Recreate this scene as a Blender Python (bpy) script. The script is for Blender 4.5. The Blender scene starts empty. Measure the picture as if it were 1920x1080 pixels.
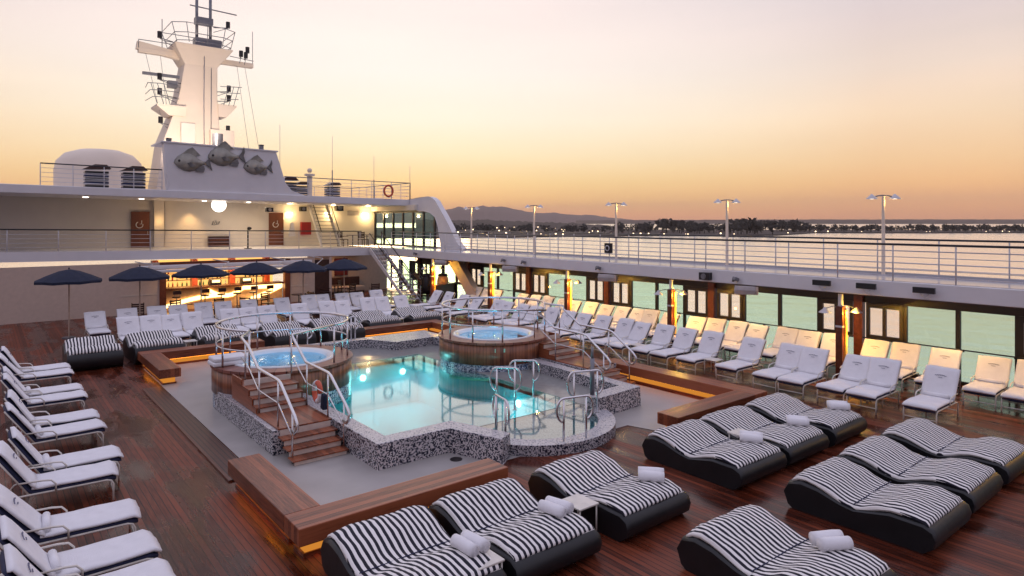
import bpy, math, random
from mathutils import Vector, Matrix
from mathutils.geometry import tessellate_polygon
random.seed(7)
PI = math.pi
scene = bpy.context.scene
COL = scene.collection
R = math.radians

# ------------------------------------------------------------------ materials
def newmat(name):
    m = bpy.data.materials.new(name); m.use_nodes = True
    nt = m.node_tree; nt.nodes.clear()
    return m, nt, nt.nodes, nt.links

def N(ns, t, **k):
    n = ns.new(t)
    for a, b in k.items():
        if a.startswith('i_'):
            n.inputs[a[2:].replace('_', ' ')].default_value = b
        else:
            setattr(n, a, b)
    return n

def ramp(ns, stops, interp='LINEAR'):
    r = ns.new('ShaderNodeValToRGB'); r.color_ramp.interpolation = interp
    e = r.color_ramp.elements
    while len(e) > 1: e.remove(e[0])
    e[0].position = stops[0][0]; e[0].color = (*stops[0][1], 1)
    for p, c in stops[1:]:
        x = e.new(p); x.color = (*c, 1)
    return r

def basic(name, col, rough=.5, metal=0, var=.12, scale=6, bump=0, bscale=40, coat=0, trans=0):
    m, nt, ns, L = newmat(name)
    b = N(ns, 'ShaderNodeBsdfPrincipled'); o = N(ns, 'ShaderNodeOutputMaterial')
    tc = N(ns, 'ShaderNodeTexCoord')
    nz = N(ns, 'ShaderNodeTexNoise'); nz.inputs['Scale'].default_value = scale; nz.inputs['Detail'].default_value = 4
    L.new(tc.outputs['Object'], nz.inputs['Vector'])
    lo = tuple(max(0, c*(1-var)) for c in col); hi = tuple(min(1, c*(1+var)) for c in col)
    r = ramp(ns, [(.3, lo), (.7, hi)])
    L.new(nz.outputs['Fac'], r.inputs['Fac']); L.new(r.outputs['Color'], b.inputs['Base Color'])
    b.inputs['Roughness'].default_value = rough; b.inputs['Metallic'].default_value = metal
    b.inputs['Coat Weight'].default_value = coat
    if bump:
        n2 = N(ns, 'ShaderNodeTexNoise'); n2.inputs['Scale'].default_value = bscale
        L.new(tc.outputs['Object'], n2.inputs['Vector'])
        bp = N(ns, 'ShaderNodeBump'); bp.inputs['Strength'].default_value = bump; bp.inputs['Distance'].default_value = .02
        L.new(n2.outputs['Fac'], bp.inputs['Height']); L.new(bp.outputs['Normal'], b.inputs['Normal'])
    L.new(b.outputs[0], o.inputs[0])
    return m

def emis(name, col, s):
    m, nt, ns, L = newmat(name)
    e = N(ns, 'ShaderNodeEmission'); e.inputs[0].default_value = (*col, 1); e.inputs[1].default_value = s
    o = N(ns, 'ShaderNodeOutputMaterial'); L.new(e.outputs[0], o.inputs[0])
    return m

def wood(name, c1, c2, plank=.09, axis='X', rough=.3, gap=.06, gapcol=(.008, .006, .005), wet=0, coat=.0, grain=1.0, spec=.4):
    """planks counted along `axis` (the direction across the boards)"""
    m, nt, ns, L = newmat(name)
    b = N(ns, 'ShaderNodeBsdfPrincipled'); o = N(ns, 'ShaderNodeOutputMaterial')
    tc = N(ns, 'ShaderNodeTexCoord'); sp = N(ns, 'ShaderNodeSeparateXYZ'); L.new(tc.outputs['Object'], sp.inputs[0])
    dv = N(ns, 'ShaderNodeMath', operation='DIVIDE'); dv.inputs[1].default_value = plank
    L.new(sp.outputs[axis], dv.inputs[0])
    fr = N(ns, 'ShaderNodeMath', operation='FRACT'); L.new(dv.outputs[0], fr.inputs[0])
    fl = N(ns, 'ShaderNodeMath', operation='FLOOR'); L.new(dv.outputs[0], fl.inputs[0])
    wn = N(ns, 'ShaderNodeTexWhiteNoise', noise_dimensions='1D'); L.new(fl.outputs[0], wn.inputs['W'])
    mp = N(ns, 'ShaderNodeMapping')
    sc = {'X': (14, 1.2, 14), 'Y': (1.2, 14, 14), 'Z': (3, 3, 14)}[axis]
    mp.inputs['Scale'].default_value = sc
    L.new(tc.outputs['Object'], mp.inputs[0])
    gn = N(ns, 'ShaderNodeTexNoise'); gn.inputs['Scale'].default_value = 2.2 * grain; gn.inputs['Detail'].default_value = 6
    L.new(mp.outputs[0], gn.inputs['Vector'])
    ad = N(ns, 'ShaderNodeMath', operation='ADD'); L.new(gn.outputs['Fac'], ad.inputs[0])
    ml = N(ns, 'ShaderNodeMath', operation='MULTIPLY'); ml.inputs[1].default_value = .6
    L.new(wn.outputs['Value'], ml.inputs[0]); L.new(ml.outputs[0], ad.inputs[1])
    r = ramp(ns, [(.35, c1), (.95, c2)]); L.new(ad.outputs[0], r.inputs['Fac'])
    gp = N(ns, 'ShaderNodeMath', operation='LESS_THAN'); gp.inputs[1].default_value = gap; L.new(fr.outputs[0], gp.inputs[0])
    mx = N(ns, 'ShaderNodeMix', data_type='RGBA'); L.new(gp.outputs[0], mx.inputs['Factor'])
    L.new(r.outputs['Color'], mx.inputs['A']); mx.inputs['B'].default_value = (*gapcol, 1)
    last = mx.outputs['Result']
    if wet:
        wz = N(ns, 'ShaderNodeTexNoise'); wz.inputs['Scale'].default_value = .9; wz.inputs['Detail'].default_value = 5
        mp2 = N(ns, 'ShaderNodeMapping'); mp2.inputs['Scale'].default_value = (1.6, .5, 1)
        L.new(tc.outputs['Object'], mp2.inputs[0]); L.new(mp2.outputs[0], wz.inputs['Vector'])
        wr = ramp(ns, [(.45, (0, 0, 0)), (.58, (1, 1, 1))]); L.new(wz.outputs['Fac'], wr.inputs['Fac'])
        m2 = N(ns, 'ShaderNodeMix', data_type='RGBA', blend_type='MULTIPLY'); m2.inputs['B'].default_value = (.45, .38, .36, 1)
        L.new(wr.outputs['Color'], m2.inputs['Factor']); L.new(last, m2.inputs['A']); last = m2.outputs['Result']
        rr = N(ns, 'ShaderNodeMapRange'); rr.inputs['To Min'].default_value = rough; rr.inputs['To Max'].default_value = rough*.35
        L.new(wr.outputs['Color'], rr.inputs['Value']); L.new(rr.outputs[0], b.inputs['Roughness'])
    else:
        b.inputs['Roughness'].default_value = rough
    L.new(last, b.inputs['Base Color'])
    bp = N(ns, 'ShaderNodeBump'); bp.inputs['Strength'].default_value = .35; bp.inputs['Distance'].default_value = .006
    sb = N(ns, 'ShaderNodeMath', operation='SUBTRACT'); L.new(gn.outputs['Fac'], sb.inputs[0]); L.new(gp.outputs[0], sb.inputs[1])
    L.new(sb.outputs[0], bp.inputs['Height']); L.new(bp.outputs[0], b.inputs['Normal'])
    b.inputs['Specular IOR Level'].default_value = spec
    b.inputs['Coat Weight'].default_value = coat; b.inputs['Coat Roughness'].default_value = .15
    L.new(b.outputs[0], o.inputs[0])
    return m

def mosaic(name, scale=28, light=(.62, .6, .62), mid=(.2, .22, .27), dark=(.012, .016, .03), rough=.25):
    m, nt, ns, L = newmat(name)
    b = N(ns, 'ShaderNodeBsdfPrincipled'); o = N(ns, 'ShaderNodeOutputMaterial')
    tc = N(ns, 'ShaderNodeTexCoord')
    v = N(ns, 'ShaderNodeTexVoronoi', feature='F1', distance='CHEBYCHEV'); v.inputs['Scale'].default_value = scale; v.inputs['Randomness'].default_value = .25
    L.new(tc.outputs['Object'], v.inputs['Vector'])
    sp = N(ns, 'ShaderNodeSeparateColor'); L.new(v.outputs['Color'], sp.inputs[0])
    geo = N(ns, 'ShaderNodeNewGeometry'); gs = N(ns, 'ShaderNodeSeparateXYZ'); L.new(geo.outputs['Normal'], gs.inputs[0])
    # upward faces get paler tiles: the light on the tops is painted in
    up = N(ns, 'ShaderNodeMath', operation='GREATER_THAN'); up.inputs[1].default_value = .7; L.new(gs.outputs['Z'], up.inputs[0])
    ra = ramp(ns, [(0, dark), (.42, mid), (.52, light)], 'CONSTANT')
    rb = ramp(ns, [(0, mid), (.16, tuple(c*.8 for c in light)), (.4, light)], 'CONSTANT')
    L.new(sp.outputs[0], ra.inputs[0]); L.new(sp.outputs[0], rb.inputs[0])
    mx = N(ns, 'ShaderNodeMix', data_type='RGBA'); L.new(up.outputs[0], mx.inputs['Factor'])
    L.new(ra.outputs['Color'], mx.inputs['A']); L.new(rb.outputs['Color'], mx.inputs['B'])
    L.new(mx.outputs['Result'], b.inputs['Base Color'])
    b.inputs['Roughness'].default_value = rough
    L.new(b.outputs[0], o.inputs[0])
    return m

def stripes(name, period=.088):
    m, nt, ns, L = newmat(name)
    b = N(ns, 'ShaderNodeBsdfPrincipled'); o = N(ns, 'ShaderNodeOutputMaterial')
    tc = N(ns, 'ShaderNodeTexCoord'); sp = N(ns, 'ShaderNodeSeparateXYZ'); L.new(tc.outputs['Object'], sp.inputs[0])
    nz = N(ns, 'ShaderNodeTexNoise'); nz.inputs['Scale'].default_value = 1.6; L.new(tc.outputs['Object'], nz.inputs['Vector'])
    a = N(ns, 'ShaderNodeMath', operation='MULTIPLY_ADD'); a.inputs[1].default_value = .075
    L.new(nz.outputs['Fac'], a.inputs[0]); L.new(sp.outputs['X'], a.inputs[2])
    d = N(ns, 'ShaderNodeMath', operation='DIVIDE'); d.inputs[1].default_value = period; L.new(a.outputs[0], d.inputs[0])
    f = N(ns, 'ShaderNodeMath', operation='FRACT'); L.new(d.outputs[0], f.inputs[0])
    r = ramp(ns, [(0, (.007, .007, .018)), (.5, (.8, .77, .75))], 'CONSTANT'); L.new(f.outputs[0], r.inputs[0])
    w = N(ns, 'ShaderNodeTexWave'); w.inputs['Scale'].default_value = 90
    L.new(tc.outputs['Object'], w.inputs['Vector'])
    bp = N(ns, 'ShaderNodeBump'); bp.inputs['Strength'].default_value = .1; bp.inputs['Distance'].default_value = .003
    L.new(w.outputs['Fac'], bp.inputs['Height']); L.new(bp.outputs[0], b.inputs['Normal'])
    L.new(r.outputs['Color'], b.inputs['Base Color']); b.inputs['Roughness'].default_value = .85
    b.inputs['Sheen Weight'].default_value = .0
    L.new(b.outputs[0], o.inputs[0])
    return m

def watermat(name, tint, bump=.02, scale=1.5, ior=1.6, gain=1.6, rough=.02, refl=(1, 1, 1)):
    """clear tinted water with a strong mirror at low angles"""
    m, nt, ns, L = newmat(name)
    t = N(ns, 'ShaderNodeBsdfTransparent'); t.inputs[0].default_value = (*tint, 1)
    g = N(ns, 'ShaderNodeBsdfGlossy'); g.inputs['Roughness'].default_value = rough; g.inputs[0].default_value = (*refl, 1)
    fr = N(ns, 'ShaderNodeFresnel'); fr.inputs[0].default_value = ior
    ml = N(ns, 'ShaderNodeMath', operation='MULTIPLY', use_clamp=True); ml.inputs[1].default_value = gain
    tc = N(ns, 'ShaderNodeTexCoord')
    nz = N(ns, 'ShaderNodeTexNoise'); nz.inputs['Scale'].default_value = scale; nz.inputs['Detail'].default_value = 3
    L.new(tc.outputs['Object'], nz.inputs['Vector'])
    bp = N(ns, 'ShaderNodeBump'); bp.inputs['Strength'].default_value = bump; bp.inputs['Distance'].default_value = .1
    L.new(nz.outputs['Fac'], bp.inputs['Height']); L.new(bp.outputs[0], g.inputs['Normal'])
    L.new(fr.outputs[0], ml.inputs[0])
    mx = N(ns, 'ShaderNodeMixShader'); o = N(ns, 'ShaderNodeOutputMaterial')
    L.new(ml.outputs[0], mx.inputs[0]); L.new(t.outputs[0], mx.inputs[1]); L.new(g.outputs[0], mx.inputs[2])
    L.new(mx.outputs[0], o.inputs[0])
    return m

def seamat():
    m, nt, ns, L = newmat('sea_surface')
    b = N(ns, 'ShaderNodeBsdfPrincipled'); o = N(ns, 'ShaderNodeOutputMaterial')
    b.inputs['Base Color'].default_value = (.5, .48, .5, 1); b.inputs['Roughness'].default_value = .2
    b.inputs['Metallic'].default_value = 1.0
    tc = N(ns, 'ShaderNodeTexCoord'); mp = N(ns, 'ShaderNodeMapping'); mp.inputs['Scale'].default_value = (1, 1, 1)
    L.new(tc.outputs['Object'], mp.inputs[0])
    nz = N(ns, 'ShaderNodeTexNoise'); nz.inputs['Scale'].default_value = .12; nz.inputs['Detail'].default_value = 6
    L.new(mp.outputs[0], nz.inputs['Vector'])
    n2 = N(ns, 'ShaderNodeTexNoise'); n2.inputs['Scale'].default_value = .012; n2.inputs['Detail'].default_value = 3
    L.new(mp.outputs[0], n2.inputs['Vector'])
    r = ramp(ns, [(.35, (.95, .88, .84)), (.65, (1.0, .96, .92))]); L.new(n2.outputs['Fac'], r.inputs[0]); L.new(r.outputs[0], b.inputs['Base Color'])
    bp = N(ns, 'ShaderNodeBump'); bp.inputs['Strength'].default_value = .35; bp.inputs['Distance'].default_value = .8
    L.new(nz.outputs['Fac'], bp.inputs['Height']); L.new(bp.outputs[0], b.inputs['Normal'])
    L.new(b.outputs[0], o.inputs[0])
    return m

def foliage(name, c1, c2):
    return basic(name, tuple((a+b)/2 for a, b in zip(c1, c2)), .9, var=.5, scale=.08)

M = dict(
    teak=wood('teak_deck', (.04, .011, .007), (.2, .048, .022), .095, 'X', .42, .11, wet=1, spec=.22),
    bench=wood('bench_timber_y', (.085, .02, .009), (.32, .095, .042), .11, 'X', .3, .03),
    benchx=wood('bench_timber_x', (.085, .02, .009), (.32, .095, .042), .11, 'Y', .3, .03),
    nosing=wood('slatted_timber', (.055, .02, .014), (.11, .04, .026), .09, 'X', .35, .28),
    cladv=None, post=basic('varnished_post', (.13, .036, .018), .3, var=.3, scale=9),
    riser=basic('pale_riser', (.6, .52, .46), .6),
    door=wood('door_timber', (.1, .03, .014), (.19, .065, .03), .4, 'X', .35, .0),
    darkwood=basic('dark_wood', (.045, .016, .012), .35, var=.3),
    grey=basic('grey_pool_floor', (.37, .35, .335), .36, var=.1, scale=1.2, bump=.05),
    mosaic=mosaic('mosaic_tiles', 46, (.5, .48, .5), (.17, .18, .22), (.02, .024, .04)),
    mosaicb=mosaic('blue_mosaic_tiles', 46, (.6, .66, .72), (.1, .22, .42), (.01, .03, .09)),
    poolcyan=basic('pool_tiles', (.01, .42, .5), .5, var=.06, scale=3),
    shelf=basic('pool_shelf_tiles', (.27, .27, .26), .16, var=.08),
    green=basic('pale_green_tiles', (.35, .75, .55), .5, var=.15, scale=20),
    white=basic('white_ship_paint', (.72, .7, .72), .42, var=.04, scale=1.5, bump=.04, bscale=3),
    cream=basic('cream_ship_paint', (.74, .68, .6), .5, var=.04, scale=1.2),
    panelw=basic('painted_wall_panel', (.55, .43, .36), .5, var=.05),
    dpaint=basic('upper_deck_paint', (.42, .42, .46), .18, var=.06, scale=1),
    chrome=basic('brushed_steel', (.68, .67, .68), .22, 1, var=.05),
    railp=basic('rail_paint', (.6, .58, .6), .4, var=.05),
    black=basic('black_rail', (.012, .01, .012), .3, var=.2),
    vinyl=basic('black_vinyl', (.008, .008, .01), .42, var=.3, scale=3, bump=.25, bscale=5),
    stripe=stripes('striped_cloth'),
    piping=basic('white_piping', (.7, .68, .66), .7),
    towel=basic('white_towelling', (.78, .77, .8), .92, var=.04, bump=.5, bscale=90),
    towel2=basic('folded_white_towelling', (.84, .83, .86), .92, var=.03, bump=.5, bscale=120),
    navy=basic('navy_mattress', (.02, .025, .07), .8),
    lframe=basic('white_tube', (.68, .64, .58), .35),
    emblem=basic('embroidered_thread', (.16, .16, .24), .8),
    acryl=basic('white_tub_shell', (.75, .78, .8), .2, var=.02),
    umbr=basic('navy_canvas', (.006, .011, .035), .85, var=.2, bump=.2),
    umbp=basic('umbrella_pole_wood', (.5, .36, .28), .5),
    wframe=basic('window_frame_dark', (.02, .016, .016), .35),
    mastp=basic('mast_paint', (.8, .68, .56), .5, var=.06, scale=.6),
    metal=basic('grey_metal', (.2, .2, .22), .4, .6),
    fish=basic('fish_patina', (.3, .285, .25), .55, .1, var=.45, scale=4, bump=.4, bscale=12),
    fishd=basic('fish_fin_patina', (.15, .145, .145), .5, .3, var=.4, scale=8),
    red=basic('red_paint', (.38, .02, .02), .4),
    orange=basic('lifebuoy_orange', (.6, .1, .05), .5),
    barwood=basic('bar_top_wood', (.1, .035, .016), .25),
    barpanel=basic('bar_front_panel', (.7, .42, .2), .35),
    barcol=basic('bar_column_orange', (.45, .07, .025), .4, var=.3),
    art=basic('red_wall_art', (.12, .012, .012), .5, var=.6, scale=3),
    speaker=basic('speaker_grey', (.42, .38, .38), .5, bump=.2, bscale=60),
    glassb=basic('bottle_glass', (.25, .14, .03), .1), glassg=basic('bottle_green', (.03, .12, .05), .1), glassc=basic('bottle_clear', (.6, .6, .55), .1),
    tan=basic('tan_leather', (.6, .33, .19), .5), ledpanel=basic('yellow_lamp_diffuser', (.95, .62, .12), .5),
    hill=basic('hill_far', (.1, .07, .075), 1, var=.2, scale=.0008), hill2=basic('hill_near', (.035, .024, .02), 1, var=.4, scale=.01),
    land=basic('shore_ground', (.05, .038, .032), 1, var=.4, scale=.02),
    leaf=basic('woodland_leaves', (.022, .022, .02), 1, var=.6, scale=.05), bark=basic('woodland_bark', (.04, .03, .025), 1),
    housew=basic('house_wall', (.3, .26, .24), .8), houser=basic('house_roof', (.09, .05, .045), .8),
)
M['cladv'] = None

def radialwood(name, c1, c2, n):
    m, nt, ns, L = newmat(name)
    b = N(ns, 'ShaderNodeBsdfPrincipled'); o = N(ns, 'ShaderNodeOutputMaterial')
    tc = N(ns, 'ShaderNodeTexCoord'); sp = N(ns, 'ShaderNodeSeparateXYZ'); L.new(tc.outputs['Object'], sp.inputs[0])
    at = N(ns, 'ShaderNodeMath', operation='ARCTAN2'); L.new(sp.outputs['Y'], at.inputs[0]); L.new(sp.outputs['X'], at.inputs[1])
    ml = N(ns, 'ShaderNodeMath', operation='MULTIPLY'); ml.inputs[1].default_value = n/(2*PI); L.new(at.outputs[0], ml.inputs[0])
    fr = N(ns, 'ShaderNodeMath', operation='FRACT'); L.new(ml.outputs[0], fr.inputs[0])
    fl = N(ns, 'ShaderNodeMath', operation='FLOOR'); L.new(ml.outputs[0], fl.inputs[0])
    wn = N(ns, 'ShaderNodeTexWhiteNoise', noise_dimensions='1D'); L.new(fl.outputs[0], wn.inputs['W'])
    nz = N(ns, 'ShaderNodeTexNoise'); nz.inputs['Scale'].default_value = 5
    mp = N(ns, 'ShaderNodeMapping'); mp.inputs['Scale'].default_value = (3, 3, .6); L.new(tc.outputs['Object'], mp.inputs[0]); L.new(mp.outputs[0], nz.inputs['Vector'])
    ad = N(ns, 'ShaderNodeMath', operation='MULTIPLY_ADD'); ad.inputs[1].default_value = .6; L.new(wn.outputs['Value'], ad.inputs[0]); L.new(nz.outputs['Fac'], ad.inputs[2])
    r = ramp(ns, [(.35, c1), (1, c2)]); L.new(ad.outputs[0], r.inputs[0])
    lt = N(ns, 'ShaderNodeMath', operation='LESS_THAN'); lt.inputs[1].default_value = .07; L.new(fr.outputs[0], lt.inputs[0])
    mx = N(ns, 'ShaderNodeMix', data_type='RGBA'); mx.inputs['B'].default_value = (.015, .006, .004, 1)
    L.new(lt.outputs[0], mx.inputs['Factor']); L.new(r.outputs[0], mx.inputs['A']); L.new(mx.outputs['Result'], b.inputs['Base Color'])
    b.inputs['Roughness'].default_value = .32
    L.new(b.outputs[0], o.inputs[0])
    return m
M['cladv'] = radialwood('tub_cladding', (.1, .03, .016), (.3, .11, .055), 110)
M['tubtop'] = radialwood('tub_top_timber', (.16, .05, .035), (.27, .1, .07), 40)

M['led_orange'] = emis('led_orange', (1, .27, .025), 6)
M['plinth_glow'] = emis('glowing_plinth', (1, .36, .05), .62)  # plinth itself emits: the strips' glow is put into its colour
M['led_warm'] = emis('lamp_warm', (1, .72, .35), 14)
M['led_white'] = emis('lamp_white', (1, .88, .72), 9)
M['bulb'] = emis('lamp_bulb', (1, .86, .7), 2.6)
M['globe'] = emis('lit_globe', (1, .93, .82), 3.2)
M['barglow'] = emis('bar_glow', (1, .62, .22), 4.5)
M['barback'] = emis('bar_backlight', (1, .5, .13), 1.5)
M['poolled'] = emis('underwater_lamp', (.8, 1, .95), 9)
M['town'] = emis('lit_window', (1, .75, .45), 5)
M['water'] = watermat('pool_water', (.42, .93, .96), .006, 1.1, 1.65, 1.8, .05)
M['tubwater'] = watermat('tub_water', (.5, .84, 1), .3, 2.5, 1.33, 1.0, .05)
M['sea'] = seamat()

def glassmat(name, tint):
    m, nt, ns, L = newmat(name)
    t = N(ns, 'ShaderNodeBsdfTransparent'); t.inputs[0].default_value = (*tint, 1)
    g = N(ns, 'ShaderNodeBsdfGlossy'); g.inputs['Roughness'].default_value = .01
    geo = N(ns, 'ShaderNodeNewGeometry')
    d = N(ns, 'ShaderNodeVectorMath', operation='DOT_PRODUCT'); L.new(geo.outputs['Normal'], d.inputs[0]); L.new(geo.outputs['Incoming'], d.inputs[1])
    a = N(ns, 'ShaderNodeMath', operation='ABSOLUTE'); L.new(d.outputs['Value'], a.inputs[0])
    i = N(ns, 'ShaderNodeMath', operation='SUBTRACT'); i.inputs[0].default_value = 1; L.new(a.outputs[0], i.inputs[1])
    q = N(ns, 'ShaderNodeMath', operation='POWER'); q.inputs[1].default_value = 5; L.new(i.outputs[0], q.inputs[0])
    k = N(ns, 'ShaderNodeMath', operation='MULTIPLY_ADD'); k.inputs[1].default_value = .9; k.inputs[2].default_value = .03; L.new(q.outputs[0], k.inputs[0])
    mx = N(ns, 'ShaderNodeMixShader'); o = N(ns, 'ShaderNodeOutputMaterial')
    L.new(k.outputs[0], mx.inputs[0]); L.new(t.outputs[0], mx.inputs[1]); L.new(g.outputs[0], mx.inputs[2]); L.new(mx.outputs[0], o.inputs[0])
    return m
M['glass'] = glassmat('tinted_glass', (.76, .94, .9))
M['clear'] = glassmat('clear_glass', (.98, .98, .97))

# ------------------------------------------------------------------ mesh builder
class MB:
    def __init__(s): s.v = []; s.f = []; s.sm = []
    def add(s, vs, fs, smooth=False):
        b = len(s.v); s.v += [tuple(v) for v in vs]
        s.f += [tuple(b+i for i in f) for f in fs]; s.sm += [smooth]*len(fs); return s
    def box(s, x0, x1, y0, y1, z0, z1):
        if x0 > x1: x0, x1 = x1, x0
        if y0 > y1: y0, y1 = y1, y0
        vs = [(x, y, z) for z in (z0, z1) for y in (y0, y1) for x in (x0, x1)]
        return s.add(vs, [(0, 2, 3, 1), (4, 5, 7, 6), (0, 1, 5, 4), (2, 6, 7, 3), (0, 4, 6, 2), (1, 3, 7, 5)])
    def obox(s, c, size, rz=0, rx=0, ry=0):
        m = Matrix.Rotation(rz, 3, 'Z') @ Matrix.Rotation(rx, 3, 'X') @ Matrix.Rotation(ry, 3, 'Y')
        vs = [Vector(c) + m @ Vector((x*size[0]/2, y*size[1]/2, z*size[2]/2)) for z in (-1, 1) for y in (-1, 1) for x in (-1, 1)]
        return s.add(vs, [(0, 2, 3, 1), (4, 5, 7, 6), (0, 1, 5, 4), (2, 6, 7, 3), (0, 4, 6, 2), (1, 3, 7, 5)])
    def tube(s, pts, r, n=8, closed=False, caps=True, r2=None):
        P = [Vector(p) for p in pts]; k = len(P)
        rings = []; up = None
        for i in range(k):
            if closed: t = P[(i+1) % k] - P[i-1]
            else: t = P[min(i+1, k-1)] - P[max(i-1, 0)]
            t.normalize()
            if up is None:
                a = Vector((0, 0, 1)) if abs(t.z) < .9 else Vector((1, 0, 0))
                up = (a - t*a.dot(t)).normalized()
            else:
                up = (up - t*up.dot(t)); 
                if up.length < 1e-6: up = t.orthogonal()
                up.normalize()
            b = t.cross(up); rr = r if r2 is None else r + (r2-r)*i/(k-1)
            rings.append([P[i] + (up*math.cos(2*PI*j/n) + b*math.sin(2*PI*j/n))*rr for j in range(n)])
        vs = [v for q in rings for v in q]; fs = []
        for i in range(k if closed else k-1):
            i2 = (i+1) % k
            for j in range(n):
                fs.append((i*n+j, i*n+(j+1) % n, i2*n+(j+1) % n, i2*n+j))
        if not closed and caps:
            fs.append(tuple(range(n-1, -1, -1))); fs.append(tuple((k-1)*n+j for j in range(n)))
        return s.add(vs, fs, True)
    def cyl(s, c, r, z0, z1, n=20, r2=None):
        r2 = r if r2 is None else r2
        vs = [(c[0]+r*math.cos(2*PI*j/n), c[1]+r*math.sin(2*PI*j/n), z0) for j in range(n)] + [(c[0]+r2*math.cos(2*PI*j/n), c[1]+r2*math.sin(2*PI*j/n), z1) for j in range(n)]
        fs = [(j, (j+1) % n, n+(j+1) % n, n+j) for j in range(n)]
        s.add(vs, fs, True)
        return s.add(vs, [tuple(range(n-1, -1, -1)), tuple(range(n, 2*n))])
    def lathe(s, prof, c=(0, 0, 0), n=32, smooth=True):
        vs = [(c[0]+r*math.cos(2*PI*j/n), c[1]+r*math.sin(2*PI*j/n), c[2]+z) for r, z in prof for j in range(n)]
        fs = [(i*n+j, i*n+(j+1) % n, (i+1)*n+(j+1) % n, (i+1)*n+j) for i in range(len(prof)-1) for j in range(n)]
        return s.add(vs, fs, smooth)
    def prism(s, poly, z0, z1, holes=None, ax=lambda p, h: (p[0], p[1], h)):
        """extrude a 2D outline between two heights; ax maps (point, height) to 3D"""
        loops = [[Vector((p[0], p[1], 0)) for p in poly]] + [[Vector((p[0], p[1], 0)) for p in h] for h in (holes or [])]
        tri = tessellate_polygon(loops); flat = [p for l in loops for p in l]; n = len(flat)
        vs = [ax((p.x, p.y), z0) for p in flat] + [ax((p.x, p.y), z1) for p in flat]
        fs = [t for t in tri] + [(t[0]+n, t[1]+n, t[2]+n) for t in tri]
        o = 0
        for l in loops:
            k = len(l)
            for i in range(k): fs.append((o+i, o+(i+1) % k, n+o+(i+1) % k, n+o+i))
            o += k
        return s.add(vs, fs)
    def sheet(s, poly, z, holes=None):
        loops = [[Vector((p[0], p[1], 0)) for p in poly]] + [[Vector((p[0], p[1], 0)) for p in h] for h in (holes or [])]
        tri = tessellate_polygon(loops); flat = [p for l in loops for p in l]
        fs = []
        for t in tri:
            a, b, c = (flat[i] for i in t)
            fs.append(t if (b-a).cross(c-a).z > 0 else (t[0], t[2], t[1]))
        return s.add([(p.x, p.y, z) for p in flat], fs)
    def slab(s, path, w, t, nx=8, wob=.0, seed=0, edge=.5, x0=0):
        """soft padded slab following a (y, z) side path, of width w and thickness t"""
        rd = random.Random(seed); k = len(path)
        nr = []
        for i in range(k):
            a = path[max(i-1, 0)]; b = path[min(i+1, k-1)]
            dy, dz = b[0]-a[0], b[1]-a[1]; l = math.hypot(dy, dz); nr.append((-dz/l, dy/l))
        top, bot = [], []
        ph = [rd.uniform(0, 6) for _ in range(4)]
        for i, (y, z) in enumerate(path):
            for j in range(nx+1):
                u = j/nx*2-1
                e = (1-edge*abs(u)**6) * (1 - (edge*.6 if i in (0, k-1) else 0))
                x = x0 + u*w/2
                q = wob*(math.sin(x*7+ph[0]+y*8)*.4 + math.sin(x*15+ph[1]-y*11)*.3 + math.sin(y*17+ph[2])*.25 + math.sin(x*31+y*23+ph[3])*.2)
                sw = wob*.6*math.sin(y*6+ph[3])
                top.append((x+sw, y+nr[i][0]*(t*e/2+q), z+nr[i][1]*(t*e/2+q)))
                bot.append((x+sw, y-nr[i][0]*t*e/2, z-nr[i][1]*t*e/2))
        m = nx+1; n = len(top); fs = []
        for i in range(k-1):
            for j in range(nx):
                a = i*m+j
                fs.append((a, a+1, a+m+1, a+m)); fs.append((n+a, n+a+m, n+a+m+1, n+a+1))
            fs.append((i*m, (i+1)*m, n+(i+1)*m, n+i*m)); fs.append((i*m+nx, n+i*m+nx, n+(i+1)*m+nx, (i+1)*m+nx))
        for j in range(nx):
            fs.append((j, n+j, n+j+1, j+1)); a = (k-1)*m
            fs.append((a+j, a+j+1, n+a+j+1, n+a+j))
        return s.add(top+bot, fs, True)

LOC = {}
def link(o): COL.objects.link(o)
def mesh_obj(name, mb, mat, L=(0, 0, 0), bevel=0, sub=0):
    me = bpy.data.meshes.new(name)
    me.from_pydata([(v[0]-L[0], v[1]-L[1], v[2]-L[2]) for v in mb.v], [], mb.f)
    me.polygons.foreach_set('use_smooth', mb.sm)
    if mat: me.materials.append(mat)
    me.validate(); me.update()
    o = bpy.data.objects.new(name, me); link(o)
    if bevel:
        b = o.modifiers.new('bevel', 'BEVEL'); b.width = bevel; b.segments = 2; b.limit_method = 'ANGLE'; b.angle_limit = R(40)
    if sub:
        q = o.modifiers.new('sub', 'SUBSURF'); q.levels = sub; q.render_levels = sub
    return o
def tag(o, label, cat, group=None, kind=None):
    o['label'] = label; o['category'] = cat
    if group: o['group'] = group
    if kind: o['kind'] = kind
    return o
def thing(name, label, cat, loc=(0, 0, 0), group=None):
    o = bpy.data.objects.new(name, None); link(o); o.location = loc; o.empty_display_size = .2
    LOC[o.name] = tuple(loc)
    return tag(o, label, cat, group)
def part(name, mb, mat, parent, label=None, **k):
    L = LOC[parent.name]
    o = mesh_obj(name, mb, mat, L, **k); o.parent = parent; LOC[o.name] = L
    if label: o['label'] = label
    return o
def solo(name, mb, mat, label, cat, loc=(0, 0, 0), group=None, **k):
    o = mesh_obj(name, mb, mat, loc, **k); o.location = loc; LOC[o.name] = tuple(loc)
    return tag(o, label, cat, group)
def struct(name, mb, mat, **k):
    o = mesh_obj(name, mb, mat, (0, 0, 0), **k); o['kind'] = 'structure'; return o
def copy_tree(o, parent=None):
    c = o.copy(); link(c)
    if parent: c.parent = parent
    for ch in list(o.children): copy_tree(ch, c)
    return c
used = set()
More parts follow.
